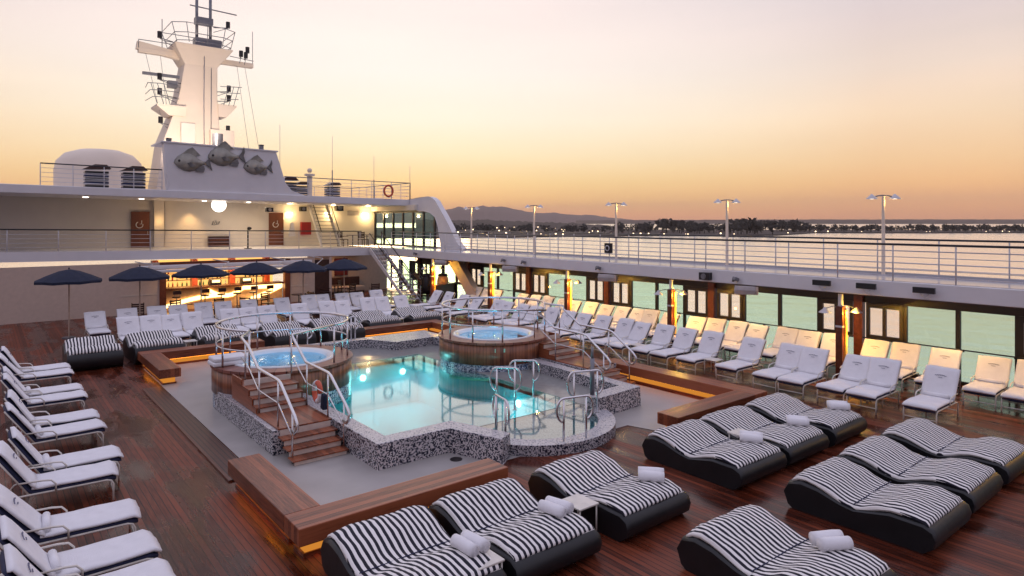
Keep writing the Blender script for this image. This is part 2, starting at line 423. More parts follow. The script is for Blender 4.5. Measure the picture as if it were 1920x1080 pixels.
def place(proto, loc, rz=0, label=None, group=None, scale=None, rx=0, ry=0):
    if proto.name in used: o = copy_tree(proto)
    else: o = proto; used.add(proto.name)
    o.location = loc; o.rotation_euler = (rx, ry, rz)
    if scale: o.scale = scale if isinstance(scale, tuple) else (scale,)*3
    if label: o['label'] = label
    if group: o['group'] = group
    return o
ORD = ['first', 'second', 'third', 'fourth', 'fifth', 'sixth', 'seventh', 'eighth', 'ninth', 'tenth', 'eleventh', 'twelfth', 'thirteenth', 'fourteenth', 'fifteenth', 'sixteenth', 'seventeenth', 'eighteenth', 'nineteenth', 'twentieth', 'twenty-first', 'twenty-second', 'twenty-third', 'twenty-fourth', 'twenty-fifth', 'twenty-sixth', 'twenty-seventh', 'twenty-eighth', 'twenty-ninth', 'thirtieth']

def arc(c, r, a0, a1, n):
    return [(c[0]+r*math.cos(a0+(a1-a0)*i/n), c[1]+r*math.sin(a0+(a1-a0)*i/n)) for i in range(n+1)]
def light(name, typ, loc, power, col, size=.1, rot=None, **k):
    l = bpy.data.lights.new(name, typ); l.energy = power; l.color = col
    if typ == 'AREA':
        l.size = size
        if 'size_y' in k: l.shape = 'RECTANGLE'; l.size_y = k['size_y']
    elif typ in ('POINT', 'SPOT'): l.shadow_soft_size = size
    if typ == 'SPOT': l.spot_size = k.get('spot', R(100)); l.spot_blend = .8
    o = bpy.data.objects.new(name, l); link(o); o.location = loc
    if rot: o.rotation_euler = rot
    return o

ZU = 2.95            # walking level of the upper deck
XE, XW = 19.4, 21.4  # edge of the upper side deck, window wall
YF = 37.0            # face of the forward superstructure
def camber(x): return (XE-x)*.0142

# ------------------------------------------------------------------ setting: deck
struct('deck', MB().sheet([(-6, -4), (XW+.2, -4), (XW+.2, 46), (-6, 46)], 0,
       holes=[[(6.02, 11.4), (11.2, 11.4), (11.2, 18.9), (6.02, 18.9)]]), M['teak'])
gf = [(3.86, 9.22), (7.0, 9.22), (7.7, 9.9), (11.3, 9.9), (11.5, 9.22), (14.34, 9.22), (14.34, 23.15), (3.86, 23.15)]
struct('pool_surround_floor', MB().sheet(gf, .006, holes=[[(6.02, 11.4), (11.2, 11.4), (11.2, 18.9), (6.02, 18.9)]]), M['grey'])
solo('deck_grating', MB().box(3.36, 3.82, 12.15, 20.3, .002, .03), M['nosing'], 'dark slatted timber strip along the left edge of the grey pool floor', 'grating')
solo('floor_drain', MB().cyl((7.1, 10.55), .12, .007, .014, 24), M['black'], 'round black drain in the grey floor below the mosaic corner', 'drain', (7.1, 10.55, .007))

# ------------------------------------------------------------------ timber benches with light below
def bench(label, arms):
    t = thing('deck_bench', label, 'bench', ((arms[0][0]+arms[0][1])/2, (arms[0][2]+arms[0][3])/2, 0), 'timber benches round the pool')
    for k, (x0, x1, y0, y1) in enumerate(arms):
        along_y = (y1-y0) > (x1-x0)
        part('seat', MB().box(x0, x1, y0, y1, .2, .45), M['bench'] if along_y else M['benchx'], t, bevel=.012)
        part('glowing_plinth', MB().box(x0+.13, x1-.13, y0+.13, y1-.13, .05, .19), M['plinth_glow'], t)  # stands in for base timber lit by the strips
        part('base', MB().box(x0+.1, x1-.1, y0+.1, y1-.1, 0, .05), M['bench'] if along_y else M['benchx'], t)
        mb = MB()
        if along_y:
            mb.box(x0+.06, x0+.08, y0+.2, y1-.2, .185, .198); mb.box(x1-.08, x1-.06, y0+.2, y1-.2, .185, .198)
        else:
            mb.box(x0+.2, x1-.2, y0+.06, y0+.08, .185, .198); mb.box(x0+.2, x1-.2, y1-.08, y1-.06, .185, .198)
        part('light_strip', mb, M['led_orange'], t)
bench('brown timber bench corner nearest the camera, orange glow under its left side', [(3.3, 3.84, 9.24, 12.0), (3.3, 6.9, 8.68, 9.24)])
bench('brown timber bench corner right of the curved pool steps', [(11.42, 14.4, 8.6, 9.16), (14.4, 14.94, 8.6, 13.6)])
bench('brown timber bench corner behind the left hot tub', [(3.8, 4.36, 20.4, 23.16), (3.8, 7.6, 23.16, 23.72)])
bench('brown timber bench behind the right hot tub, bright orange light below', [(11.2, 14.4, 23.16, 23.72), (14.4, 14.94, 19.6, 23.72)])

# ------------------------------------------------------------------ pool
pool = thing('swimming_pool', 'mosaic edged deck pool with teal water between two hot tubs', 'pool', (9.3, 15, 0))
rims = [
    [(7.62, 9.78), (7.98, 9.98), (7.5, 11.35), (6.0, 11.35), (6.0, 15.4), (5.65, 15.4), (5.65, 10.98), (7.2, 10.95)],
    [(11.1, 10.62), (12.75, 10.75), (12.95, 15.0), (12.6, 15.0), (12.4, 11.15), (11.15, 11.05)],
    [(5.65, 18.6), (6.0, 18.6), (6.0, 21.0), (10.4, 21.0), (10.95, 19.9), (12.45, 20.0), (12.6, 18.1), (12.95, 18.1), (12.95, 21.4), (5.65, 21.4)],
]
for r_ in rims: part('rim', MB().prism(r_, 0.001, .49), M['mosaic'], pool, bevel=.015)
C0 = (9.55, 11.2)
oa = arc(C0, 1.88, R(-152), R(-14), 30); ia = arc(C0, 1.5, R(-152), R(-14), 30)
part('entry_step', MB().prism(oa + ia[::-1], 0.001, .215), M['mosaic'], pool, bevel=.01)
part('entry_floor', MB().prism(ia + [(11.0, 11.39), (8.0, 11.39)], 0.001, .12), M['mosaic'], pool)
inner = [(5.8, 11.2), (7.3, 11.2), (7.75, 10.3)] + arc(C0, 1.7, R(-150), R(-16), 24) + [(11.4, 10.9), (12.6, 11.0), (12.7, 21.2), (5.8, 21.2)]
part('shelf', MB().prism([(11.2, 11.395), (11.19, 10.95), (12.5, 10.95), (12.7, 21.2), (5.8, 21.2), (5.8, 18.9), (6.0, 11.41), (6.01, 11.395)], 0.01, .206, holes=[[(6.02, 11.4), (11.2, 11.4), (11.2, 18.9), (6.02, 18.9)]]), M['shelf'], pool)
bs = MB()
x0, x1, y0, y1, zf, zt = 6.02, 11.2, 11.4, 18.9, -1.35, .1
bs.add([(x0, y0, zf), (x1, y0, zf), (x1, y1, zf), (x0, y1, zf), (x0, y0, zt), (x1, y0, zt), (x1, y1, zt), (x0, y1, zt)],
       [(0, 1, 2, 3), (0, 4, 5, 1), (1, 5, 6, 2), (2, 6, 7, 3), (3, 7, 4, 0)])
part('basin', bs, M['poolcyan'], pool)
part('water', MB().sheet(inner, .2), M['water'], pool)
for (x, y, a) in [(9.2, 18.87, 0), (10.6, 18.87, 0), (11.17, 13.6, 1), (6.06, 13.6, 1), (8.4, 11.44, 0)]:
    mb = MB()
    pl = [(math.cos(2*PI*i/16)*.1, math.sin(2*PI*i/16)*.1) for i in range(16)]
    sgn = -1 if (a == 0 and y > 15) or (a == 1 and x > 9) else 1
    if a == 0: mb.prism(pl, 0, .03*sgn, ax=lambda p, h: (x+p[0], y+h, -.28+p[1]))
    else: mb.prism(pl, 0, .03*sgn, ax=lambda p, h: (x+h, y+p[0], -.28+p[1]))
    part('pool_lamp', mb, M['poolled'], pool)
    lx, ly = (x, y+.6*sgn) if a == 0 else (x+.6*sgn, y)
    light('pool_light', 'POINT', (lx, ly, -.45), 38, (.5, 1, .97), .25)

# ------------------------------------------------------------------ hot tubs (mirrored about the ship's centreline)
CX = 9.35
def tub(sgn, label, steplabel, raillabel, cy):
    def X(x): return CX + sgn*(x-CX)
    cx, rr = X(6.1), 1.72
    t = thing('hot_tub', label, 'hot tub', (cx, cy, 0), 'round hot tubs beside the pool')
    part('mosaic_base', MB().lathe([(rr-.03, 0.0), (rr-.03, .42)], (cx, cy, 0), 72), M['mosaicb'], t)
    part('cladding', MB().lathe([(rr-.03, .40), (rr, .40), (rr, .99), (rr-.03, .99)], (cx, cy, 0), 72), M['cladv'], t)
    part('deck_ring', MB().lathe([(rr-.03, .985), (rr+.03, .985), (rr+.03, 1.05), (1.27, 1.05), (1.27, 1.0)], (cx, cy, 0), 72, smooth=False), M['tubtop'], t)
    part('shell', MB().lathe([(1.3, 1.0), (1.3, 1.07), (1.22, 1.08), (1.1, 1.04), (1.04, .86), (.98, .62), (.72, .6), (.66, .3), (.01, .28)], (cx, cy, 0), 56), M['acryl'], t)
    part('water', MB().sheet([(cx+1.075*math.cos(2*PI*i/48), cy+1.075*math.sin(2*PI*i/48)) for i in range(48)], .985), M['tubwater'], t)
    j = MB()
    for i in range(8):
        a = i*PI/4+.3; c = (cx+.96*math.cos(a), cy+.96*math.sin(a))
        j.lathe([(.001, 0), (.045, 0), (.05, .012), (.03, .02)], (c[0]*.98+cx*.02, c[1]*.98+cy*.02, .64), 12)
    part('jet', j, M['metal'], t)
    part('towel_shelf', MB(), M['acryl'], t) if False else None
    light('tub_light', 'POINT', (cx, cy, .5), 20, (.1, .6, 1), .2)
    # raised mosaic plinth beside the tub that carries the steps
    xa, xb = X(4.4), X(5.648)
    part('plinth', MB().box(min(xa, xb), max(xa, xb), 12.95, 17.1, 0, .487), M['mosaic'], t, bevel=.012)
    # steps
    s = thing('tub_stairs', steplabel, 'stairs', (X(5.1), 14, 0), 'timber steps up to the hot tubs')
    xa, xb = sorted((X(4.5), X(5.62)))
    hs = [(14.75, 15.9, .92), (14.5, 14.75, .78), (14.25, 14.5, .635)]
    part('landing', MB().box(xa, xb, 12.93, 14.26, .488, .52), M['bench'], s, bevel=.006)
    for (ya, yb, h) in hs:
        part('riser', MB().box(xa+.04, xb-.04, ya+.03, ya+.05, h-.15, h-.03), M['riser'], s)
        part('tread', MB().box(xa, xb, ya, yb+.02, h-.03, h), M['bench'], s, bevel=.006)
    part('riser', MB().box(xa+.04, xb-.04, 15.2, 15.22, .9, 1.04), M['riser'], s)
    for x in (xa, xb-.03):
        part('side_board', MB().prism([(14.27, .5), (14.27, .62), (14.55, .62), (14.55, .77), (14.8, .77), (14.8, .91), (15.3, .91), (15.3, 1.04), (16.0, 1.04), (16.0, .5)], x, x+.03, ax=lambda p, h: (h, p[0], p[1])), M['bench'], s)
    for k in range(3):
        h = .37-.13*k; ya = 12.66-.27*k
        if h > .05:
            part('tread', MB().box(xa, xb, ya, ya+.29, h-.03, h), M['bench'], s, bevel=.006)
            part('riser', MB().box(xa+.04, xb-.04, ya+.03, ya+.05, max(0.01, h-.13), h-.031), M['riser'], s)
    part('riser', MB().box(xa+.04, xb-.04, 12.925, 12.945, .36, .486), M['riser'], s)
    # rail round the tub + handrails down the steps
    g = thing('tub_railing', raillabel, 'railing', (cx, cy, 1.05), 'steel rails round the hot tubs')
    a0, a1 = (R(-62), R(222)) if sgn > 0 else (R(-42), R(242))
    top = [(x, y, 2.0) for x, y in arc((cx, cy), 1.62, a0, a1, 48)]
    part('top_rail', MB().tube(top, .034), M['chrome'], g)
    part('mid_rail', MB().tube([(x, y, 1.52) for x, y, z in top], .019, 6), M['chrome'], g)
    for x, y in arc((cx, cy), 1.62, a0, a1, 9):
        part('post', MB().tube([(x, y, 1.05), (x, y, 1.99)], .025, 8), M['chrome'], g)
    for x, end in ((X(4.56), a1 if sgn > 0 else a0), (X(5.6), a0 if sgn > 0 else a1)):
        ex, ey = cx+1.62*math.cos(end), cy+1.62*math.sin(end)
        path = [(ex, ey, 2.0), (x, ey-.5, 1.95), (x, 15.0, 1.84), (x, 14.3, 1.46), (x, 13.1, 1.44), (x, 12.95, 1.4), (x, 12.2, .93), (x, 12.08, .82), (x, 12.08, .7), (x, 12.2, .6), (x, 12.35, .62)]
        part('handrail', MB().tube(path, .032), M['chrome'], g)
        path2 = [(x, ey-.5, 1.5), (x, 15.0, 1.38), (x, 14.3, 1.0), (x, 13.1, .98), (x, 12.3, .5)]
        part('mid_rail', MB().tube(path2, .013, 6), M['chrome'], g)
        for (y, za, zb) in ((15.2, 1.05, 1.9), (14.25, .52, 1.45), (13.1, .52, 1.44), (12.32, 0.01, 1.0)):
            part('post', MB().tube([(x, y, za), (x, y, zb)], .02, 6), M['chrome'], g)
tub(1, 'round timber clad hot tub at left with glowing blue water', 'timber steps with pale risers down from the left hot tub', 'curved steel rail round the left hot tub with handrails down its steps', 17.1)
tub(-1, 'round timber clad hot tub at right behind the pool', 'timber steps down from the right hot tub towards the white loungers', 'curved steel rail round the right hot tub with handrails down its steps', 16.6)
solo('depth_sign', MB().obox((11.72, 15.135, .83), (.3, .012, .11), rz=R(-31)), M['green'], 'small pale green plate on the cladding of the right hot tub', 'sign', (11.72, 15.135, .83))
solo('folded_towel_stack', MB().box(-.42, .42, -.3, .3, 0, .1).box(-.4, .4, -.28, .29, .105, .2), M['towel2'], 'white towels folded flat on the left hot tub edge', 'towels', bevel=.03).location = (4.75, 17.2, 1.055)
solo('pool_seat_step', MB().prism(arc((12.6, 16.6), 2.15, R(196), R(246), 14)+arc((12.6, 16.6), 1.66, R(246), R(196), 14), .05, .14), M['green'], 'pale green curved step below the water against the right hot tub', 'step')
light('step_light', 'POINT', (11.4, 14.55, -.1), 14, (.4, 1, .7), .1)

lf = thing('rescue_ring', 'orange and white rescue ring hung on the right rail of the left tub steps', 'lifebuoy', (5.68, 13.9, 1.0))
for q in range(4):
    part('ring_segment', MB().tube([(5.7, 13.9+.17*math.cos(q*PI/2+a*PI/12), .86+.2*math.sin(q*PI/2+a*PI/12)) for a in range(7)], .06, 8), M['orange'] if q % 2 else M['towel2'], lf)
part('throw_bag', MB().obox((5.72, 13.55, .72), (.14, .16, .34), 0, R(10)), M['umbr'], lf, bevel=.03)

# ------------------------------------------------------------------ chrome grab rails at the curved entry
def grabrail(label, p0, p1, zb, h=.86, out=.12, r=.024):
    a, b = Vector((*p0, 0)), Vector((*p1, 0)); d = (b-a).normalized()
    t = thing('grab_rail', label, 'grab rail', (*p0, zb), 'steel grab rails at the pool entry')
    for p in (a, b):
        part('post', MB().tube([(p.x, p.y, zb), (p.x, p.y, zb+h-.02)], r, 8), M['chrome'], t)
        part('foot_plate', MB().cyl((p.x, p.y), .05, zb, zb+.012, 14), M['chrome'], t)
    q = []
    lo = zb + h*.45
    for k in range(9):
        an = PI/2 + PI*k/8; rr = (zb+h-lo)/2
        q.append(a + d*(math.cos(an)*out*1.3) + Vector((0, 0, (zb+h+lo)/2 + math.sin(an)*rr)))
    q = q[::-1]
    for k in range(9):
        an = PI/2 - PI*k/8; rr = (zb+h-lo)/2
        q.append(b + d*(math.cos(an)*out*1.3) + Vector((0, 0, (zb+h+lo)/2 + math.sin(an)*rr)))
    q = [a + Vector((0, 0, lo))] + q + [b + Vector((0, 0, lo))]
    part('hoop', MB().tube(q, r, 8), M['chrome'], t)
    return t
grabrail('steel grab rail seen end on at the left of the curved pool steps', (8.02, 10.18), (8.12, 10.62), .21)
grabrail('steel grab rail in the middle of the curved pool steps, closest to camera', (9.0, 9.55), (9.5, 9.42), .21)
grabrail('steel grab rail at the right end of the curved pool steps', (10.4, 10.7), (10.95, 10.5), .21, .98)
grabrail('steel ladder rail standing in the pool shallows, left of the pair', (9.35, 12.2), (9.65, 11.9), .2, .98)
grabrail('steel ladder rail standing in the pool shallows, right of the pair', (10.35, 12.75), (10.7, 12.45), .2, .92)
grabrail('steel ladder rail on the far mosaic rim left of the bench', (9.9, 21.2), (10.05, 21.2), .49, .8)
grabrail('pair of steel ladder hoops on the far rim behind the left hot tub', (8.0, 21.2), (8.35, 21.2), .49, .5)
solo('lift_socket_post', MB().tube([(11.25, 10.95, .49), (11.25, 10.95, 1.35)], .055, 12).tube([(11.25, 10.95, 1.35), (11.25, 10.95, 1.62)], .035, 12), M['metal'], 'thick grey metal post rising from the right mosaic rim', 'post', (11.25, 10.95, .49))

# ------------------------------------------------------------------ white loungers
GL = {'in': 'inner row of white loungers on the starboard side', 'out': 'outer row of lamp-lit loungers under the starboard deck', 'bk': 'rows of white loungers in front of the bar', 'port': 'white loungers on the port side'}
def make_lounger(seed, roll=True, tilt=0):
    t = thing('sun_lounger', 'x', 'sun lounger')
    w = .335
    def T(P):
        return [(1.1+(y-1.1)*math.cos(tilt)+(z-.42)*math.sin(tilt), .42-(y-1.1)*math.sin(tilt)+(z-.42)*math.cos(tilt)) if (y > 1.12 or z > .5) else (y, z) for y, z in P]
    for s_ in (-1, 1):
        x = s_*w
        part('side_frame', MB().tube([(x, .04, .0), (x, .04, .27), (x, .07, .33), (x, .13, .35), (x, 1.3, .35), (x, 1.36, .33), (x, 1.4, .28), (x, 1.4, 0)], .016, 6), M['lframe'], t)
        part('armrest', MB().tube([(x*1.06, .82, .35), (x*1.08, .82, .46), (x*1.08, .88, .53), (x*1.08, 1.0, .55), (x*1.06, 1.3, .56)], .014, 6), M['lframe'], t)
        part('back_frame', MB().tube([(x*.97, 1.17, .36)] + [(x*.97, y, z) for y, z in T([(1.6, 1.06)])], .014, 6), M['lframe'], t)
    for yy in (.04, 1.4): part('cross_bar', MB().tube([(-w, yy, .14), (w, yy, .14)], .012, 6), M['lframe'], t)
    part('mattress', MB().slab(T([(.0, .345), (.1, .365), (.5, .365), (1.1, .365), (1.18, .42), (1.36, .71), (1.56, 1.04)]), .64, .1, 4), M['navy'], t)
    part('seat_towel', MB().slab([(-.035, .395), (.05, .44), (.25, .435), (.5, .432), (.75, .435), (1.0, .43), (1.13, .44)], .7, .06, 12, .012, seed), M['towel'], t)
    tw = part('back_towel', MB().slab(T([(1.08, .45), (1.13, .5), (1.22, .64), (1.32, .8), (1.44, 1.0), (1.5, 1.08), (1.55, 1.08)]), .72, .05, 12, .011, seed+9), M['towel'], t)
    e = MB()
    rd = random.Random(seed)
    def onback(a, b): # a across, b up along the back
        y, z = 1.375 + b*.515, .89 + b*.857
        y, z = T([(y, z)])[0]
        return (a, y-.036, z+.02)
    pts = [onback(-.12+.24*i/18, .010*math.sin(i*1.9)+.02-.02*((i-9)/9)**2) for i in range(19)]
    e.tube(pts, .006, 4)
    e.tube([onback(-.045+.09*i/8, -.045+.008*math.sin(i*2.3)) for i in range(9)], .005, 4)
    part('emblem', e, M['emblem'], tw)
    if roll:
        part('rolled_towel', MB().tube([(-.26, 1.06, .5), (.26, 1.06, .5)], .05, 10), M['towel2'], t)
    return t
lp = [make_lounger(1), make_lounger(22, True, .07), make_lounger(45, False, .02), make_lounger(63, True, .13), make_lounger(81, False, -.03), make_lounger(99, True, .04), make_lounger(17, False, .1)]
def lounger(k, x, y, rz, label, grp):
    o = place(lp[(k*5+k//3) % 7], (x, y, .002), rz, label, grp)
    return o
# starboard rows: heads to starboard, feet toward the pool (local -Y -> world -X)
rs = random.Random(3)
inn = [5.8, 7.08, 7.84, 8.84, 9.6, 10.83, 12.2, 13.22, 14.0, 15.06, 15.84, 16.87, 17.96, 18.8, 19.6, 20.75, 21.52, 22.6, 23.38, 24.9, 26.1, 27.3, 28.4]
for i, y in enumerate(inn):
    lounger(i, 16.5+rs.uniform(-.06, .06), y, R(-90)+rs.uniform(-.055, .055), '%s white lounger from the near end of the inner starboard row' % ORD[i], GL['in'])
outr = [4.6, 5.4, 6.5, 7.5, 8.42, 9.5, 10.4, 11.17, 12.2, 12.96, 13.74, 14.54, 15.9, 16.68, 17.55, 18.33, 19.2, 19.98, 21.05, 21.85, 22.9, 23.7, 24.8, 26.6, 27.4, 28.5]
for i, y in enumerate(outr):
    lounger(i+1, 19.08+rs.uniform(-.05, .05), y, R(-90)+rs.uniform(-.055, .055), '%s lounger from the near end of the lamp-lit outer starboard row' % ORD[i], GL['out'])
# rows facing aft in front of the bar
fx = [4.1, 4.85, 5.54, 6.28, 7.65, 8.4, 9.17, 10.5, 11.7, 12.48, 13.62, 14.37, 15.45]
for i, x in enumerate(fx):
    lounger(i, x, 26.15, rs.uniform(-.04, .04), '%s lounger from the left in the row behind the striped daybeds' % ORD[i], GL['bk'])
bx = [3.4, 4.5, 5.5, 6.35, 7.35, 8.1, 9.25, 10.75, 11.95, 12.68, 13.7, 14.5, 15.5]
for i, x in enumerate(bx):
    lounger(i+2, x, 28.9, rs.uniform(-.04, .04), '%s lounger from the left in the rear row nearest the bar' % ORD[i], GL['bk'])
# port side: feet toward the pool (+X)
for i, y in enumerate([8.7, 9.65, 10.9, 12.9, 13.8, 15.9, 16.8, 18.9, 19.8, 22.0, 22.9]):
    lounger(i, 1.72 if i < 4 else 1.9, y, R(90)+rs.uniform(-.055, .055), '%s white lounger from the near end along the left side deck' % ORD[i], GL['port'])

# small side tables
def make_table():
    t = thing('side_table', 'x', 'side table')
    part('top', MB().box(-.2, .2, -.22, .22, .43, .455), M['lframe'], t, bevel=.006)
    for sx in (-.17, .17):
        for sy in (-.19, .19): part('leg', MB().tube([(sx, sy, 0), (sx, sy, .43)], .013, 6), M['lframe'], t)
    return t
tb = make_table()
for (x, y, z, l) in [(6.86, 6.95, .1, 'small white table between the two nearest striped daybeds'), (4.78, 6.55, .1, 'small white table at the bottom edge between striped daybeds'),
                  (11.6, 7.2, .03, 'small white table between two striped daybeds right of the walkway'), (5.58, 24.8, 0, 'small white table between the striped daybeds at far left'),
                  (11.45, 24.6, 0, 'small white table between the far daybeds right of the left tub rail'), (13.75, 24.9, 0, 'small white table between the two daybeds behind the right bench'),
                  (17.1, 11.6, 0, 'small white table in the inner row beside a single lounger'), (17.15, 7.1, 0, 'small cream table near the foremost timber post'),
                  (17.15, 14.55, 0, 'small white table in the inner row before the second timber post')]:
    place(tb, (x, y, z*.0+.002), 0, l, 'small white side tables')

# ------------------------------------------------------------------ striped daybeds
def fine(path, n=3):
    out_ = []
    for a, b in zip(path[:-1], path[1:]):
        for i in range(n): out_.append((a[0]+(b[0]-a[0])*i/n, a[1]+(b[1]-a[1])*i/n))
    return out_ + [path[-1]]
def make_daybed(seed):
    t = thing('daybed', 'x', 'daybed'); W = .74
    prof = [(.06, .0), (-.07, .1), (-.1, .22), (-.06, .34), (.06, .405), (.5, .415), (.8, .335), (1.0, .285), (1.2, .32), (1.55, .44), (1.82, .475), (2.02, .41), (2.1, .24), (2.03, .05), (1.95, 0)]
    mb = MB(); k = len(prof); xs = [-W, -W+.015, -W+.05, -W+.12, -.3, .3, W-.12, W-.05, W-.015, W]
    sh = [.8, .9, .97, 1, 1, 1, 1, .97, .9, .8]
    vs = []
    for x, s_ in zip(xs, sh):
        for (y, z) in prof: vs.append((x, 1+(y-1)*(.94+.06*s_), .2+(z-.2)*s_ if z > .2 else z))
    fs = []
    for i in range(len(xs)-1):
        for j in range(k): fs.append((i*k+j, i*k+(j+1) % k, (i+1)*k+(j+1) % k, (i+1)*k+j))
    mb.add(vs, fs, True)
    mb.add(vs[:k], [tuple(range(k))]); mb.add(vs[-k:], [tuple(range(k-1, -1, -1))])
    part('base', mb, M['vinyl'], t)
    path = [(.03, .36), (.06, .405), (.18, .43), (.35, .445), (.5, .44), (.65, .405), (.8, .35), (.92, .31), (1.02, .295), (1.12, .31), (1.28, .365), (1.45, .43), (1.6, .475), (1.75, .5), (1.88, .485), (1.97, .43)]
    c = part('cushion', MB().slab(fine(path), 1.38, .11, 34, .015, seed, .55), M['stripe'], t)
    part('seam', MB().tube([(-.68, 1.02, .352), (-.3, 1.01, .358), (.3, 1.03, .358), (.68, 1.02, .352)], .008, 5), M['navy'], c)
    pp = MB()
    for s_ in (-.69, .69): pp.tube([(s_, y, z+.0) for y, z in path], .007, 5)
    pp.tube([(-.69, .015, .375), (.69, .015, .375)], .007, 5)
    part('piping', pp, M['piping'], c)
    return t
db = [make_daybed(3), make_daybed(14), make_daybed(31)]
GD = 'black and white striped daybeds'
front = [(2.3, 'a'), (4.2, 'striped daybed at the bottom edge, left of the nearest towel pair'), (5.83, 'striped daybed in front of the nearest bench, second from left'), (7.83, 'striped daybed beside the walkway, black side fully in view'),
         (10.72, 'striped daybed right of the walkway, nearest of its three'), (12.35, 'striped daybed in the middle of the three by the right bench'), (14.1, 'striped daybed furthest right in the row by the right bench')]
for i, (x, l) in enumerate(front[1:]):
    place(db[i % 3], (x, 6.3, .002), R(rs.uniform(-1.5, 1.5)), l, GD)
for i, (x, y, l) in enumerate([(7.9, 3.35, 'striped daybed cut by the bottom edge below the walkway'), (10.85, 3.45, 'striped daybed in the right corner, nearer of the pair'), (12.6, 3.5, 'striped daybed at the right edge behind the corner one'), (14.4, 3.5, 'striped daybed outermost in the near right corner')]):
    place(db[(i+1) % 3], (x, y, .002), R(rs.uniform(-1.5, 1.5)), l, GD)
for i, (x, l) in enumerate([(2.75, 'striped daybed leftmost along the far bench'), (4.55, 'far striped daybed above the left bench corner'), (6.65, 'far striped daybed left of the left tub rail'), (8.75, 'far striped daybed seen through the left tub rail'),
                            (10.7, 'far striped daybed right of the left tub rail'), (12.75, 'far striped daybed behind the glowing bench, left of two'), (14.75, 'far striped daybed behind the glowing bench, right of two')]):
    place(db[i % 3], (x-.05, 23.95 if x < 8 or x > 12 else 23.2, .002), R(rs.uniform(-2, 2)), l, GD, (1, 1, 1.4))

def make_towels():
    t = thing('rolled_towels', 'x', 'towels')
    for dx in (-.085, .085):
        n = 26; v = []
        for k in (0, 1):
            pass
        mb = MB().tube([(dx, -.2, .075), (dx*1.05, -.1, .08), (dx, 0, .08), (dx*.95, .1, .08), (dx, .2, .075)], .08, 14)
        sp = MB().tube([(dx+(.012+.055*i/22)*math.cos(i*.75), -.203, .077+(.012+.055*i/22)*math.sin(i*.75)) for i in range(23)], .004, 4)
        r_ = part('towel_roll', mb, M['towel2'], t)
        part('rolled_edge', sp, M['towel'], r_)
    return t
tw = make_towels()
for (x, y, rz, l) in [(6.3, 6.85, 12, 'two rolled white towels on the foot of the second daybed'), (4.75, 6.75, 5, 'two rolled white towels at the bottom edge of the picture'), (8.3, 6.78, 40, 'two rolled white towels on the daybed beside the walkway'),
                     (11.2, 6.78, 30, 'rolled white towels on the nearest daybed right of the walkway'), (12.85, 6.75, 35, 'rolled white towels on the middle daybed by the right bench'), (14.62, 6.75, 40, 'rolled white towels on the furthest right daybed'),
                     (8.35, 3.95, 60, 'rolled white towels on the daybed at the bottom right edge'), (7.0, 24.6, 15, 'rolled white towels on a far daybed by the left tub')]:
    place(tw, (x, y, .483), R(rz), l, 'pairs of rolled towels on the daybeds')

# ------------------------------------------------------------------ upper side deck
FL = [(XE, -4), (XE, 36.0)]
ship = thing('side_deck', 'white upper side deck with deep pale fascia on the starboard side', 'ship deck', (20.4, 15, 2.5))
part('slab', MB().box(XE, XW+.35, -4, 37.0, 2.52, ZU), M['white'], ship, bevel=.02)
part('deck_paint', MB().box(XE+.12, XW+.2, -4, 37, ZU+.002, ZU+.012), M['dpaint'], ship)
part('gutter_curb', MB().box(XW+.1, XW+.3, -4, 37, ZU+.0, ZU+.1), M['dpaint'], ship)
part('soffit_panel', MB().box(XE+.02, XW+.02, -4, 36.9, 2.49, 2.517), M['darkwood'], ship)

def railing(label, pts, h, nb, sp, cat='railing', grp='ship railings', capr=.03, post=.02, barr=.011, cap='black', lean=0):
    """open rail along a polyline of (x,y,z) base points"""
    t = thing('ship_railing', label, cat, pts[0], grp)
    part('handrail', MB().tube([(p[0], p[1], p[2]+h) for p in pts], capr, 8), M[cap], t)
    mb = MB()
    for k in range(nb):
        mb.tube([(p[0], p[1], p[2]+h*(k+1)/(nb+1)) for p in pts], barr, 6)
    part('rail_bars', mb, M['railp'], t)
    for a, b in zip(pts[:-1], pts[1:]):
        A, B = Vector(a), Vector(b); n = max(1, round((B-A).length/sp))
        for i in range(n+1):
            if i == n and b != pts[-1]: continue
            p = A.lerp(B, i/n)
            part('stanchion', MB().tube([p, p+Vector((0, 0, h))], post, 6), M['railp'], t)
    return t
railing('long white rail with black cap along the inner edge of the upper deck', [(XE+.06, -3, ZU), (XE+.06, 36.0, ZU)], 1.02, 5, 1.5)
railing('outer ship rail overlooking the sea on the starboard side', [(XW+.2, -3, ZU+.05), (XW+.2, 32.3, ZU+.05)], 1.05, 5, 1.7)

